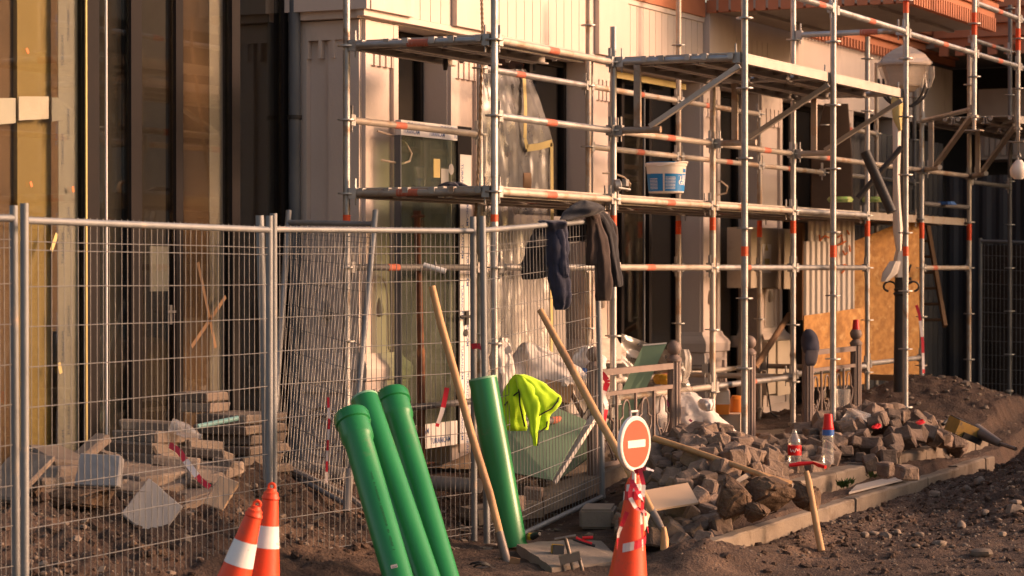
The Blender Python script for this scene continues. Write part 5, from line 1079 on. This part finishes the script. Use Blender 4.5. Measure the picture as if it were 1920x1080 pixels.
# rusty adjustable prop before the door
t = thing('steel_prop', 'rusty adjustable steel prop standing before the glass door', 'prop', at(785, 875, 17.6))
m = MB(); m.tube(at(790, 860, 17.5), at(789, 655, 17.5), .030, n=14); obj('outer_tube', m, 'rust', t)
m = MB(); m.tube(at(789, 655, 17.5), at(782, 408, 17.5), .024, n=14); obj('inner_tube', m, 'rust', t)
m = MB(); m.lathe([(.045, 0), (.045, .01), (.03, .02), (.03, .05)], at(782, 408, 17.5), n=14); m.tube(at(782, 404, 17.5), at(795, 405, 17.4), .009, n=8); obj('head', m, 'rust', t)
m = MB(); m.box(at(790, 868, 17.5), (.14, .14, .012)); obj('foot_plate', m, 'rust', t)
# plastic sheet over the second opening, edged with yellow tape
YS = 8.42; t = thing('plastic_sheet', 'translucent plastic sheet taped over the opening behind the fence', 'plastic sheet', (17.6, YS, .4))
out = [(905, 135), (990, 140), (1005, 180), (1022, 230), (1034, 280), (1034, 820), (905, 830)]
def sh(u, v):
    py = 130 + v * 690; pr = 985 + 50 * min(1, v / .2) ** .8; px = 905 + u * (pr - 905); return atY(px, py, YS) + Vector((0, .035 * noise.noise(Vector((u * 9, v * 3.0, 0))) + .018 * noise.noise(Vector((u * 22, v * 9, 4))) + .008 * noise.noise(Vector((u * 40, v * 30, 4))), 0))
m = MB(); m.grid(sh, 50, 110); obj('sheet', m, 'sheet', t)
for pts in ([(982, 140), (985, 200), (984, 260), (988, 278)], [(988, 278), (1010, 275), (1035, 268)], [(1034, 268), (1035, 420), (1034, 560), (1033, 700)]):
    P_ = [atY(a, b, YS - .02) for a, b in pts]; m = MB()
    for a, b in zip(P_, P_[1:]): d = (b - a).normalized(); n_ = Vector((-d.z, 0, d.x)) * .028; m.prism([a - n_, b - n_, b + n_, a + n_], (0, -.003, 0))
    obj('tape_edge', m, 'masking_yellow', t)
# ------------------------------------------------------------------ heap of sacks, boards and offcuts behind the fence
m = MB(); m.loft([(945, 1112, 790, 17.5, .30), (940, 1118, 750, 17.5, .34), (945, 1110, 715, 17.3, .30), (950, 1080, 690, 17.35, .24), (968, 1030, 660, 17.4, .16), (978, 1000, 642, 17.4, .06)], 60, .16, 5, 2, .8, .032, 6).jitter(.02, 9); solo('debris_sack', m, 'sack', 'big pale debris sack slumped behind the fence and hi-vis vest', 'sack')
m = MB(); m.loft([(1078, 1128, 715, 17.5, .15), (1072, 1132, 690, 17.5, .18), (1078, 1126, 665, 17.5, .15), (1090, 1108, 650, 17.5, .06)], 60, .2, 5, 8, .8, .032, 6).jitter(.015, 14); solo('plastic_bag', m, 'bag_white', 'white printed plastic bag behind the half-hidden railing post', 'bag')
m = MB(); m.loft([(1082, 1120, 704, 17.28, .03), (1080, 1122, 698, 17.28, .04), (1084, 1116, 690, 17.3, .03)], 16, .2, 4, 8); solo('blue_strip', m, 'plastic_blue', 'blue plastic strip lying on the debris sack', 'strip')
m = MB(); m.loft([(928, 958, 740, 16.9, .14), (922, 962, 700, 16.9, .16), (926, 958, 660, 16.95, .12), (934, 950, 632, 17.0, .05)], 60, .22, 5, 3, .8, .032, 6).jitter(.02, 12); solo('debris_sack', m, 'sack', 'narrow torn sack between the fence posts and the vest', 'sack')
GB = 'green plasterboard offcuts'
plate('plasterboard', [at(945, 885, 16.5), at(1035, 902, 16.4), at(1100, 790, 16.85), at(1000, 748, 16.95), at(945, 800, 16.75)], .0125, 'board_green', 'green plasterboard sheet lying slantwise under the vest', 'plasterboard', GB)
plate('plasterboard', [at(1040, 905, 16.9), at(1118, 850, 17.1), at(1118, 760, 17.4), at(1060, 790, 17.3)], .0125, 'board_green', 'green plasterboard sheet at the foot of the leaning metal profile', 'plasterboard', GB)
t = thing('plasterboard', 'green plasterboard strip leaning upright against the railing', 'plasterboard', at(1150, 800, 18.4), GB)
m = MB(); m.prism([at(1128, 815, 18.35), at(1176, 805, 18.4), at(1250, 645, 18.75), at(1205, 649, 18.75)], FV * .0125); obj('face', m, 'board_green', t)
m = MB(); m.prism([at(1205, 648.8, 18.745), at(1250, 644.8, 18.745), at(1250, 642, 18.75), at(1205, 646, 18.75)], FV * .014); obj('cut_edge', m, 'board_edge', t)
t = thing('metal_profile', 'pale metal channel leaning diagonally behind the fence panel end', 'metal profile', at(1030, 900, 16.6))
m = MB(); m.beam(at(1032, 905, 16.55), at(1128, 755, 17.05), .085, .03); obj('web', m, 'wrap_white', t)
m = MB(); a, b = at(1022, 900, 16.53), at(1118, 750, 17.03); m.beam(a, b, .012, .05); obj('flange', m, 'plastic_black', t)
m = MB(); m.beam(at(1010, 895, 16.9), at(1000, 790, 17.1), .12, .02); solo('plank', m, 'wood_dark', 'short brown plank standing among the green boards', 'plank')
m = MB(); m.beam(at(1035, 880, 16.85), at(1012, 805, 17.0), .10, .02); solo('plank', m, 'cardboard', 'reddish plank leaning among the green boards', 'plank')
m = MB(); m.beam(at(1070, 735, 17.02), at(1098, 790, 16.95), .03, .02); solo('batten', m, 'wood_dark', 'thin dark batten lying on the green board', 'batten')
m = MB(); m.box(at(1045, 735, 17.0), (.12, .2, .14), (.2, .1, .5)); m.jitter(.01, 8); solo('carton', m, 'cardboard', 'small cardboard piece on the debris sack', 'carton')
# white printed sacks by the railing
SK = 'white printed rubble sacks'
for lab, rows, sd in (('white printed rubble sack slumped left of the second railing post', [(1190, 1278, 850, 18.6, .22), (1185, 1280, 825, 18.6, .25), (1190, 1274, 790, 18.6, .22), (1203, 1268, 760, 18.65, .18), (1218, 1264, 738, 18.7, .12), (1230, 1254, 722, 18.7, .05)], 3), ('large white printed rubble sack right of the second railing post', [(1262, 1390, 835, 18.7, .26), (1262, 1380, 810, 18.7, .28), (1262, 1352, 785, 18.7, .24), (1264, 1328, 760, 18.75, .18), (1268, 1310, 742, 18.8, .10), (1276, 1298, 735, 18.8, .04)], 6)):
    t = thing('rubble_sack', lab, 'sack', at((rows[0][0] + rows[0][1]) / 2, rows[0][2], rows[0][3]), SK)
    m = MB(); m.loft(rows, 64, .14, 5, sd, .8, .036, 6); obj('sack_body', m, 'sack', t)
    for k, (px, py, dx_, dy_) in enumerate([(1247, 752, 4, 12), (1251, 786, 3, 11)] if sd == 3 else [(1302, 805, 4, 22), (1291, 788, 3, 4)]):
        Zp = rows[1][3] - .30; q = at(px, py, Zp); m = MB(); e1 = RV * dx_ / F * Zp + UP * .012; e2 = UP * -dy_ / F * Zp + RV * .02; m.prism([q, q + e1, q + e1 + e2, q + e2], -FV * .002); obj('print_patch', m, 'sack_print', t)
m = MB(); m.loft([(1318, 1336, 770, 18.3, .1), (1312, 1340, 757, 18.3, .12), (1314, 1336, 748, 18.3, .08)], 60, .2, 4, 2, .8, .032, 6); solo('plastic_bag', m, 'bag_white', 'small pale bag between the white sack and the orange cement bag', 'bag')
# clear film bundle behind the railing
m = MB(); m.grid(lambda u, v: at(1165 + 110 * u + 25 * v * u, 625 + 40 * u + v * (95 - 20 * u), 18.9 + .1 * math.sin(u * 5)) + FV * .06 * noise.noise(Vector((u * 6, v * 6, 1))), 30, 24); solo('clear_film', m, 'clear_film', 'sheet of clear film draped behind the green board', 'film')
m = MB(); m.loft([(1268, 1286, 718, 18.7, .05), (1264, 1294, 695, 18.7, .10), (1266, 1296, 670, 18.7, .10), (1270, 1290, 655, 18.7, .05)], 22, .2, 5, 2); solo('clear_film', m, 'clear_film', 'bunched clear film hanging behind the second railing post', 'film')
m = MB(); m.loft([(1228, 1258, 720, 18.9, .1), (1226, 1260, 710, 18.9, .12), (1230, 1256, 702, 18.9, .08)], 60, .1, 4, 1, .8, .032, 6); solo('yellow_sack', m, 'plastic_yellow', 'yellow sack lying behind the second railing post', 'sack')
# orange cement bags by the dark opening
for i, (x0, x1, y0, y1, Z, lab) in enumerate(((1330, 1368, 728, 776, 19.9, 'orange and grey cement bag standing behind the inner standard'), (1370, 1392, 742, 800, 20.2, 'orange handled box standing behind the outer standard'))):
    t = thing('cement_bag' if i == 0 else 'orange_box', lab, 'bag' if i == 0 else 'box', at((x0 + x1) / 2, y1, Z)); hgt_ = y1 - y0
    m = MB(); m.loft([(x0, x1, y1, Z, .1), (x0 - 1, x1 + 1, y1 - hgt_ * .4, Z, .12)], 20, .04, 4, i, .5); obj('lower_half', m, 'orange_pack', t)
    m = MB(); m.loft([(x0 - 1, x1 + 1, y1 - hgt_ * .4, Z, .119), (x0, x1, y1 - hgt_ * .9, Z, .1), (x0 + 3, x1 - 3, y0, Z, .06)], 20, .04, 4, i, .5); obj('upper_half', m, 'lamp_box' if i == 0 else 'orange_pack', t)
m = MB(); m.box(at(1362, 800, 20.0), (.2, .24, .22), (0, 0, .3)); m.jitter(.008, 6); solo('carton', m, 'cabinet', 'pale box on the pavement under the orange cement bag', 'carton')
# ------------------------------------------------------------------ electric cabinets, corrugated sheets, chipboard
t = thing('electric_cabinet', 'tall cream electric cabinet on the wall behind the fifth standard', 'cabinet', at(1455, 545, 24.2))
def fbox(px0, px1, py0, py1, Y, d, mat, parent, name):
    a, b = atY(px0, py1, Y), atY(px1, py0, Y); m = MB(); m.bx(a.x, b.x, Y, Y + d, min(a.z, b.z), max(a.z, b.z)); return obj(name, m, mat, parent)
fbox(1408, 1458, 428, 540, 8.28, .25, 'cabinet', t, 'door_leaf'); fbox(1459, 1490, 430, 542, 8.28, .25, 'cabinet', t, 'door_leaf')
fbox(1430, 1446, 458, 512, 8.275, .004, 'tape_white', t, 'notice')
q = atY(1434, 470, 8.272); m = MB(); m.prism([q, q + Vector((.10, 0, 0)), q + Vector((.05, 0, .08))], (0, -.001, 0)); obj('warning_mark', m, 'masking_yellow', t)
q = atY(1434, 498, 8.272); m = MB(); m.prism([q, q + Vector((.14, 0, 0)), q + Vector((.14, 0, .07)), q + Vector((0, 0, .07))], (0, -.001, 0)); obj('warning_mark', m, 'masking_yellow', t)
t = thing('meter_box', 'low cream meter box on the pavement below the electric cabinet', 'cabinet', at(1460, 740, 24.0))
fbox(1438, 1458, 640, 740, 8.2, .3, 'cabinet', t, 'side_panel'); fbox(1458.5, 1492, 637, 742, 8.18, .3, 'cabinet', t, 'front_panel')
m = MB(); m.lathe([(.03, 0), (.03, .01)], atY(1483, 665, 8.178), (0, -1, 0), 12); obj('lock', m, 'plastic_black', t)
m = MB(); m.tube(atY(1415, 690, 7.9), atY(1480, 590, 8.1), .03, n=10); solo('wooden_pole', m, 'wood_dark', 'thin wooden pole leaning across the meter box', 'pole')
m = MB(); m.path([atY(1450, 645, 8.1), atY(1440, 660, 8.05), atY(1438, 720, 8.0), atY(1446, 775, 7.9), atY(1470, 790, 7.8)], .008, 6); solo('cable', m, 'plastic_black', 'black cable trailing down beside the meter box', 'cable')
t = thing('corrugated_sheet', 'cream corrugated metal sheet with orange graffiti behind the standards', 'metal sheet', atX(1570, 590, 23.4))
a, b = at(1515, 590, 24.0), at(1600, 590, 24.4); corrug('sheet', (a.x, a.y, 0), (b.x, b.y, 0), 1.2, 2.26, .075, .016, 'corrugated', t)
gm = MB()
def gpx(x, y): return at(x, y, 24.0 + (x - 1515) / 85 * .4 - .03) 
for st_ in ([(1538, 440), (1539, 452), (1548, 442), (1556, 446)], [(1573, 445), (1580, 440), (1582, 458), (1572, 460), (1588, 452)], [(1590, 432), (1594, 440)], [(1582, 470), (1586, 478), (1590, 474)], [(1580, 500), (1585, 496), (1594, 500), (1586, 505), (1580, 512)], [(1594, 460), (1596, 472)]):
    gm.path([gpx(x, y) - Vector((.03, 0, 0)) for x, y in st_], .009, 5)
obj('graffiti', gm, 'graffiti', t)
t = thing('corrugated_sheet', 'shorter cream corrugated sheet in front of the graffitied one', 'metal sheet', atX(1530, 590, 23.1))
a, b = at(1507, 590, 23.8), at(1556, 590, 24.03); corrug('sheet', (a.x, a.y, 0), (b.x, b.y, 0), 1.2, 2.02, .075, .016, 'corrugated', t)
m = MB(); m.tube(atX(1500, 418, 23.3), atX(1500, 600, 23.3), .05, n=8); solo('timber_post', m, 'wood_dark', 'dark timber post beside the cream corrugated sheets', 'post')
plate('chipboard', [at(1601, 702, 24.9), at(1722, 702, 25.4), at(1722, 404, 25.4), at(1601, 452, 24.9)], .012, 'osb', 'large orange chipboard sheet with a slanted top behind the lamp post', 'chipboard')
plate('chipboard', [at(1506, 727, 22.9), at(1622, 720, 23.45), at(1622, 576, 23.45), at(1506, 592, 22.9)], .012, 'osb', 'small chipboard sheet behind the ornamental railing', 'chipboard')
m = MB(); m.beam(atX(1600, 705, 24.1), atX(1735, 712, 24.1), .05, .06); solo('timber', m, 'wood_dark', 'timber lying at the foot of the large chipboard sheet', 'timber')
m = MB(); m.path([at(x, y, 25.27) for x, y in ((1707, 520), (1709, 530), (1703, 534), (1703, 524), (1708, 521))], .012, 5); m.path([at(1703, 512, 25.25), at(1708, 496, 25.27)], .012, 5); solo('spray_mark', m, 'plastic_black', 'black sprayed mark on the large chipboard sheet', 'mark')
# ------------------------------------------------------------------ street lamp wrapped in film
ZL = 21.9; lp = at(1690, 720, ZL); t = thing('street_lamp', 'black street lamp with film-wrapped lantern and bandaged post', 'street lamp', lp)
m = MB(); m.tube(at(1688, 735, ZL), at(1690, 470, ZL), .062, .055, n=18); m.tube(at(1690, 470, ZL), at(1692, 190, ZL), .05, .045, n=18); obj('post', m, 'black_metal', t)
m = MB(); m.lathe([(.06, 0), (.075, .02), (.06, .04), (.07, .06), (.055, .08)], at(1690, 555, ZL), n=18); obj('collar', m, 'black_metal', t)
for s_ in (-1, 1):
    m = MB(); q = at(1690, 535, ZL - .02); m.path([q + RV * s_ * (.05 + .055 * (1 - math.cos(a))) + UP * (.045 * math.sin(a) - .01) for a in [k * .45 for k in range(11)]] , .010, 6); obj('scroll', m, 'black_metal', t)
m = MB(); m.loft([(1676, 1700, 520, ZL - .02, .07), (1674, 1699, 495, ZL - .02, .075), (1680, 1698, 470, ZL - .02, .06)], 20, .16, 6, 1); m.loft([(1652, 1664, 528, ZL - .1, .02), (1655, 1682, 512, ZL - .1, .04), (1668, 1688, 490, ZL - .08, .04)], 16, .25, 5, 3); obj('rag_wrap', m, 'wrap_white', t)
m = MB(); m.loft([(1680, 1690, 470, ZL - .05, .04), (1674, 1692, 430, ZL - .05, .055), (1674, 1688, 380, ZL - .05, .058), (1674, 1686, 330, ZL - .05, .055), (1674, 1688, 280, ZL - .05, .055), (1673, 1689, 235, ZL - .05, .055), (1673, 1692, 205, ZL - .05, .05)], 20, .10, 5, 2); obj('bandage', m, 'wrap_white', t)
m = MB(); m.loft([(1684, 1690, 245, ZL - .1, .02), (1674, 1690, 225, ZL - .1, .03), (1670, 1692, 195, ZL - .1, .05), (1672, 1690, 178, ZL - .1, .04)], 16, .15, 5, 2); obj('yellow_tape', m, 'masking_yellow', t)
for s_, wd in ((-1, 1), (1, 1), (-1, .82), (1, .82)):
    m = MB(); m.path([at(1695 + s_ * wd * (4 + 44 * math.sin(a)), 200 - 52 * (1 - math.cos(a)), ZL + (.08 if wd < 1 else -.06)) for a in [k * .157 for k in range(11)]], .012, 8); obj('arm', m, 'black_metal', t)
m = MB(); hexr = lambda w_, y: [at(1695, y, ZL) + (RV * math.cos(math.pi / 6 + k * math.pi / 3) + FV * math.sin(math.pi / 6 + k * math.pi / 3)) * w_ for k in range(6)]
m.rings([hexr(.10, 172), hexr(.16, 160), hexr(.215, 124)], True, False); lan = obj('lantern', m, 'lamp_box', t)
m = MB(); m.rings([hexr(.255, 124), hexr(.25, 118), hexr(.20, 104), hexr(.12, 94), hexr(.03, 86)], True, False); obj('lantern_roof', m, 'lamp_box', t)
def hexd(w_, y):
    h_ = hexr(w_, y); out = []
    for p0, p1 in zip(h_, h_[1:] + h_[:1]): out += [p0.lerp(p1, k / 5) for k in range(5)]
    return out
m = MB(); m.rings([hexd(w_, y) for w_, y in ((.185, 164), (.205, 152), (.225, 138), (.24, 126), (.275, 121), (.24, 113), (.19, 105), (.13, 97), (.07, 90), (.02, 85))], True, True).jitter(.016, 14); m.loft([(1738, 1744, 165, ZL - .1, .02), (1734, 1752, 145, ZL - .1, .04), (1730, 1751, 125, ZL - .1, .05)], 14, .2, 4, 4); obj('film_wrap', m, 'thin_film', t)
# dark tubes crossed on the far deck
m = MB(); m.tube(at(1622, 285, 21.6), at(1672, 398, 21.5), .046, n=16); solo('black_tube', m, 'black_metal', 'thick black tube leaning crosswise beside the bandaged lamp post', 'tube')
m = MB(); m.tube(at(1690, 276, 21.75), at(1608, 372, 21.75), .026, n=14); solo('black_tube', m, 'black_metal', 'thinner black tube crossing behind the thick one', 'tube')
m = MB(); m.loft([(1518, 1600, 560, 25.4, .03), (1520, 1598, 300, 25.4, .03), (1545, 1590, 195, 25.4, .03)], 12, .02, 3, 1, .4); solo('dark_panel', m, 'cardboard_dark', 'tall dark brown panel leaning behind the far scaffold bay', 'panel')
# site lamp bulb hanging at the right edge
t = thing('site_lamp', 'white hanging site lamp with wire hook at the right edge', 'lamp', at(1908, 335, 23.4))
m = MB(); m.loft([(1901, 1918, 336, 23.4, .04), (1894, 1922, 328, 23.4, .075), (1893, 1924, 318, 23.4, .085), (1898, 1922, 308, 23.4, .07), (1905, 1915, 300, 23.4, .03)], 24); obj('globe', m, 'bucket_white', t)
m = MB(); m.path([at(1909, 302, 23.4), at(1907, 292, 23.4), at(1911, 287, 23.4), at(1913, 294, 23.4)], .010, 7); obj('hook', m, 'steel', t)
m = MB(); m.tube(at(1910, 288, 23.4), at(1909, 215, 23.4), .005, n=6); obj('cord', m, 'plastic_black', t)
# ladder in the dark passage
t = thing('ladder', 'wooden ladder leaning in the dark passage beside the chipboard', 'ladder', at(1750, 610, 26.5))
for a, b in ((1733, 1748), ):
    m = MB(); m.beam(at(1772, 612, 26.3), at(1736, 405, 26.9), .04, .06); obj('stile', m, 'wood_dark', t)
m = MB(); m.beam(at(1722, 612, 26.5), at(1712, 405, 27.1), .04, .06); obj('stile', m, 'wood_dark', t)
for k in range(7):
    f = k / 7 + .06; m = MB(); m.tube(at(1722 - 10 * f, 612 - 207 * f, 26.5 + .6 * f), at(1772 - 36 * f, 612 - 207 * f, 26.3 + .6 * f), .016, n=8); obj('rung', m, 'wood_dark', t)
# breaker tool, far heap
t = thing('breaker_hammer', 'yellow and black electric breaker lying at the end of the far heap', 'breaker', at(1810, 825, 19.4))
Rb = Euler((.25, .35, yaw + .55)).to_matrix(); q = at(1808, 806, 19.35)
m = MB(); m.box(q, (.26, .15, .12), Rb).jitter(.008, 8); obj('housing', m, 'breaker_yellow', t)
m = MB(); m.box(q + UP * .05 - RV * .02, (.17, .12, .06), Rb).jitter(.006, 8); obj('grille', m, 'plastic_black', t)
m = MB(); m.box(q - UP * .055 + RV * .03, (.2, .13, .05), Rb); obj('belly', m, 'plastic_black', t)
m = MB(); m.path([at(1830, 806, 19.4), at(1850, 818, 19.3), at(1876, 832, 19.2)], [.055, .045, .03], 12); obj('barrel', m, 'tool_metal', t)
m = MB(); m.path([at(1792, 796, 19.45), at(1776, 790, 19.45), at(1768, 796, 19.4)], [.025, .02, .016], 8); obj('handle', m, 'plastic_black', t)
m = MB(); m.tube(at(1876, 832, 19.2), at(1905, 842, 19.05), .016, n=8); obj('bit', m, 'tool_metal', t)
# ------------------------------------------------------------------ tools on the broken kerb block in front
t = thing('broken_block', 'broken concrete block with tools lying on it at the bottom edge', 'concrete block', at(1060, 1080, 14.2))
tp = [at(968, 1019, 14.7), at(1070, 1012, 15.0), at(1128, 1016, 15.1), at(1166, 1050, 14.2), at(1034, 1066, 13.9), at(1010, 1045, 14.2)]
m = MB(); m.prism([p - UP * .24 for p in tp], UP * .24)
bm = bmesh.new(); me = m.mesh('x'); bm.from_mesh(me); bmesh.ops.recalc_face_normals(bm, faces=bm.faces[:]); bmesh.ops.triangulate(bm, faces=bm.faces[:]); bmesh.ops.subdivide_edges(bm, edges=bm.edges[:], cuts=4, use_grid_fill=True)
for v in bm.verts: v.co += noise.noise_vector(v.co * 7) * .012 + noise.noise_vector(v.co * 25) * .004
m = MB(); m.add([v.co.copy() for v in bm.verts], [[v.index for v in f.verts] for f in bm.faces]); bm.free(); obj('block', m, 'concrete', t)
t = thing('measuring_tool', 'small black and yellow cased tool lying on the broken block', 'tool', at(1048, 1040, 14.3))
q = at(1045, 1033, 14.35); m = MB(); m.box(q, (.10, .065, .06), (.1, .2, .6)); obj('case', m, 'plastic_black', t); m = MB(); m.box(q + Vector((.0, 0, .005)), (.025, .069, .064), (.1, .2, .6)); obj('stripe', m, 'plastic_yellow', t)
t = thing('puller_tool', 'steel puller with T-handle propped on the broken block', 'puller', at(1068, 1080, 13.9))
for nm, pts, r in (('t_handle', [(1040, 1012), (1080, 1005)], .010), ('spindle', [(1060, 1008), (1071, 1050)], .012), ('leg', [(1054, 1050), (1062, 1085)], .011), ('leg', [(1070, 1050), (1080, 1088)], .011), ('leg', [(1086, 1046), (1096, 1085)], .011)):
    m = MB(); m.path([at(a, b, 13.95) for a, b in pts], r, 10); obj(nm, m, 'tool_metal', t)
m = MB(); m.beam(at(1049, 1051, 13.95), at(1088, 1042, 13.95), .06, .05); obj('yoke', m, 'tool_metal', t)
t = thing('pliers', 'red and black pliers lying on the broken block', 'pliers', at(1095, 1018, 14.8))
for pts, mt in (([(1075, 1011), (1095, 1018), (1116, 1024)], 'plastic_black'), ([(1080, 1009), (1096, 1016), (1110, 1020)], 'plastic_red'), ([(1092, 1009), (1112, 1008)], 'plastic_red')):
    m = MB(); m.path([at(a, b, 14.75) for a, b in pts], .010, 8); obj('grip', m, mt, t)
t = thing('cordless_drill', 'yellow and black cordless drill lying by the foot of the single pipe', 'drill', at(998, 1008, 14.9))
m = MB(); m.loft([(988, 1000, 1012, 14.9, .03), (987, 1003, 1005, 14.9, .04), (990, 1001, 1000, 14.9, .025)], 14); obj('body', m, 'plastic_yellow', t)
m = MB(); m.path([at(998, 1007, 14.88), at(1006, 1003, 14.85), at(1012, 1001, 14.83)], [.022, .02, .012], 10); obj('chuck', m, 'plastic_black', t)
# cable coil and yellow case in the lower middle
t = thing('cable_coil', 'tangled black cable coil on the ground by the shovel socket', 'cable', at(900, 1085, 14.1))
rn = random.Random(9)
for k in range(7):
    cxx, cyy = 905 + rn.uniform(-12, 12), 1072 + rn.uniform(-4, 8); a_, b_ = rn.uniform(18, 32), rn.uniform(8, 16); m = MB()
    m.path([at(cxx + a_ * math.cos(i * .42), cyy + b_ * math.sin(i * .42), 14.05 + .12 * math.sin(i * .42) + .04 * k) for i in range(16)], .006, 6); obj('loop', m, 'plastic_black', t)
m = MB(); m.loft([(905, 940, 1085, 14.3, .06), (904, 940, 1068, 14.3, .07), (912, 934, 1058, 14.3, .05)], 18, .05, 4, 2, .6); solo('tool_case', m, 'plastic_yellow', 'yellow tool half hidden behind the tangled cable', 'tool')
m = MB(); m.box(at(962, 1068, 14.2), (.06, .02, .14), (0, .2, yaw)); solo('block_of_wood', m, 'wood_dark', 'small wooden block standing beside the shovel socket', 'wood block')
# grey pipes on the pavement behind the fence
for pts, r, lab in (([(545, 878), (650, 893)], .055, 'grey corrugated pipe on the earth beside the first pier base'), ([(800, 905), (900, 912)], .05, 'grey pipe lying behind the green pipes')):
    m = MB(); a, b = at(*pts[0], 16.4 if r > .05 else 16.9), at(*pts[1], 16.2 if r > .05 else 16.7); n = 30; m.path([a.lerp(b, i / n) for i in range(n + 1)], [r + (.004 if i % 2 else 0) for i in range(n + 1)], 16); solo('grey_pipe', m, 'pipe_grey', lab, 'pipe')
m = MB(); m.path([at(545, 880, 15.7), at(600, 905, 15.6), at(660, 935, 15.5), at(690, 960, 15.4)], .02, 8); solo('grey_hose', m, 'pipe_grey', 'thin grey hose sloping down the earth behind the pipes', 'hose')
m = MB(); m.tube(at(650, 960, 15.2), at(655, 880, 15.3), .028, n=12); solo('short_pipe', m, 'pipe_grey', 'short grey pipe stub standing behind the frontmost green pipe', 'pipe')
m = MB(); m.grid(lambda u, v: Vector((15.9 + 1.2 * u, 7.95 + .5 * v, .27 + .13 * math.sin(math.pi * u) * math.sin(math.pi * v) + .01 * noise.noise(Vector((u * 9, v * 9, 0))))), 24, 16); tag(obj('sand', m, 'sand'), None, None, None, 'stuff')
# tape scraps
tape_thing('striped_tape', [at(317, 834, 14.0), at(335, 845, 13.98), at(352, 870, 13.95), at(375, 900, 13.9), at(393, 914, 13.85)], .035, .13, 'red and white tape strip hanging over the tumbled slab stack', .6)
tape_thing('striped_tape', [at(838, 727, 14.9), at(834, 750, 14.9), at(828, 775, 14.9), at(819, 800, 14.9)], .03, .11, 'red and white tape scrap tied to the fence beside the shovel handle', .8)
tape_thing('striped_tape', [at(615, 745, 13.95), at(617, 790, 13.95), at(613, 860, 13.95), at(612, 905, 13.95)], .014, .06, 'thin striped tape hanging on the fence left of the green pipes', .3)
tape_thing('striped_tape', [at(884, 650, 15.2), at(897, 648, 15.18), at(910, 655, 15.16)], .035, .2, 'red tape knot on the twin fence posts', .3)
tape_thing('striped_tape', [at(1128, 700, 17.0), at(1140, 715, 17.0), at(1130, 740, 17.0), at(1138, 760, 17.0), at(1132, 800, 17.0)], .04, .14, 'red and white tape tied round the end of the jacket-hung panel', 1.2)
tape_thing('striped_tape', [at(1805, 1030, 15.3), at(1825, 1028, 15.3), at(1850, 1036, 15.3), at(1880, 1024, 15.35)], .03, .12, 'red and white tape scrap lying at the foot of the earth mound', .5)
tape_thing('striped_tape', [at(1718, 572, 24.0), at(1724, 590, 24.0), at(1730, 640, 24.0), at(1732, 700, 24.0)], .03, .16, 'red and white tape trailing down the standard beside the chipboard', .5)
q = at(812, 503, 15.1); t = thing('folded_paper', 'rolled printed paper clipped to the fence above the wooden handle', 'paper', q)
m = MB(); m.path([q - RV * .06 + UP * .02, q + RV * .08 - UP * .02], .018, 10); obj('roll', m, 'tape_white', t); m = MB(); m.path([q + RV * .01 + UP * .05, q + RV * .02, q + RV * .015 - UP * .04], .008, 8); obj('clip', m, 'steel_dark', t)
# weeds in the gutter
m = MB(); rn = random.Random(4)
for px, py in ((1578, 912), (1592, 908), (1585, 915), (1638, 895)):
    for k in range(26):
        c0 = at(px + rn.uniform(-7, 7), py + rn.uniform(-2, 2), 17.3); d = Vector((rn.uniform(-1, 1), rn.uniform(-1, 1), rn.uniform(.4, 1.6))).normalized() * rn.uniform(.03, .07); s_ = d.cross(UP).normalized() * .009
        m.add([c0, c0 + d * .5 + s_, c0 + d, c0 + d * .5 - s_], [(0, 1, 2, 3)])
tag(obj('weeds', m, 'leaf'), None, None, None, 'stuff')
# small rubbish trodden into the site: chips of tile, board and wood, too small to count
m = MB(); rn = random.Random(31)
for k in range(420):
    if k % 3 == 0: x, y = rn.uniform(13, 16.5), rn.uniform(6.6, 8.1)
    elif k % 3 == 1: x, y = rn.uniform(14, 21), rn.uniform(5.3, 7.4)
    else: x, y = rn.uniform(9.5, 14), rn.uniform(7.2, 8.8)
    s_ = rn.uniform(.008, .035); m.box((x, y, hgt(x, y) + .008), (s_ * rn.uniform(1, 3), s_, .006), (rn.uniform(-.4, .4), rn.uniform(-.4, .4), rn.uniform(0, 6)))
tag(obj('rubbish_chips', m, 'kerb'), None, None, None, 'stuff')
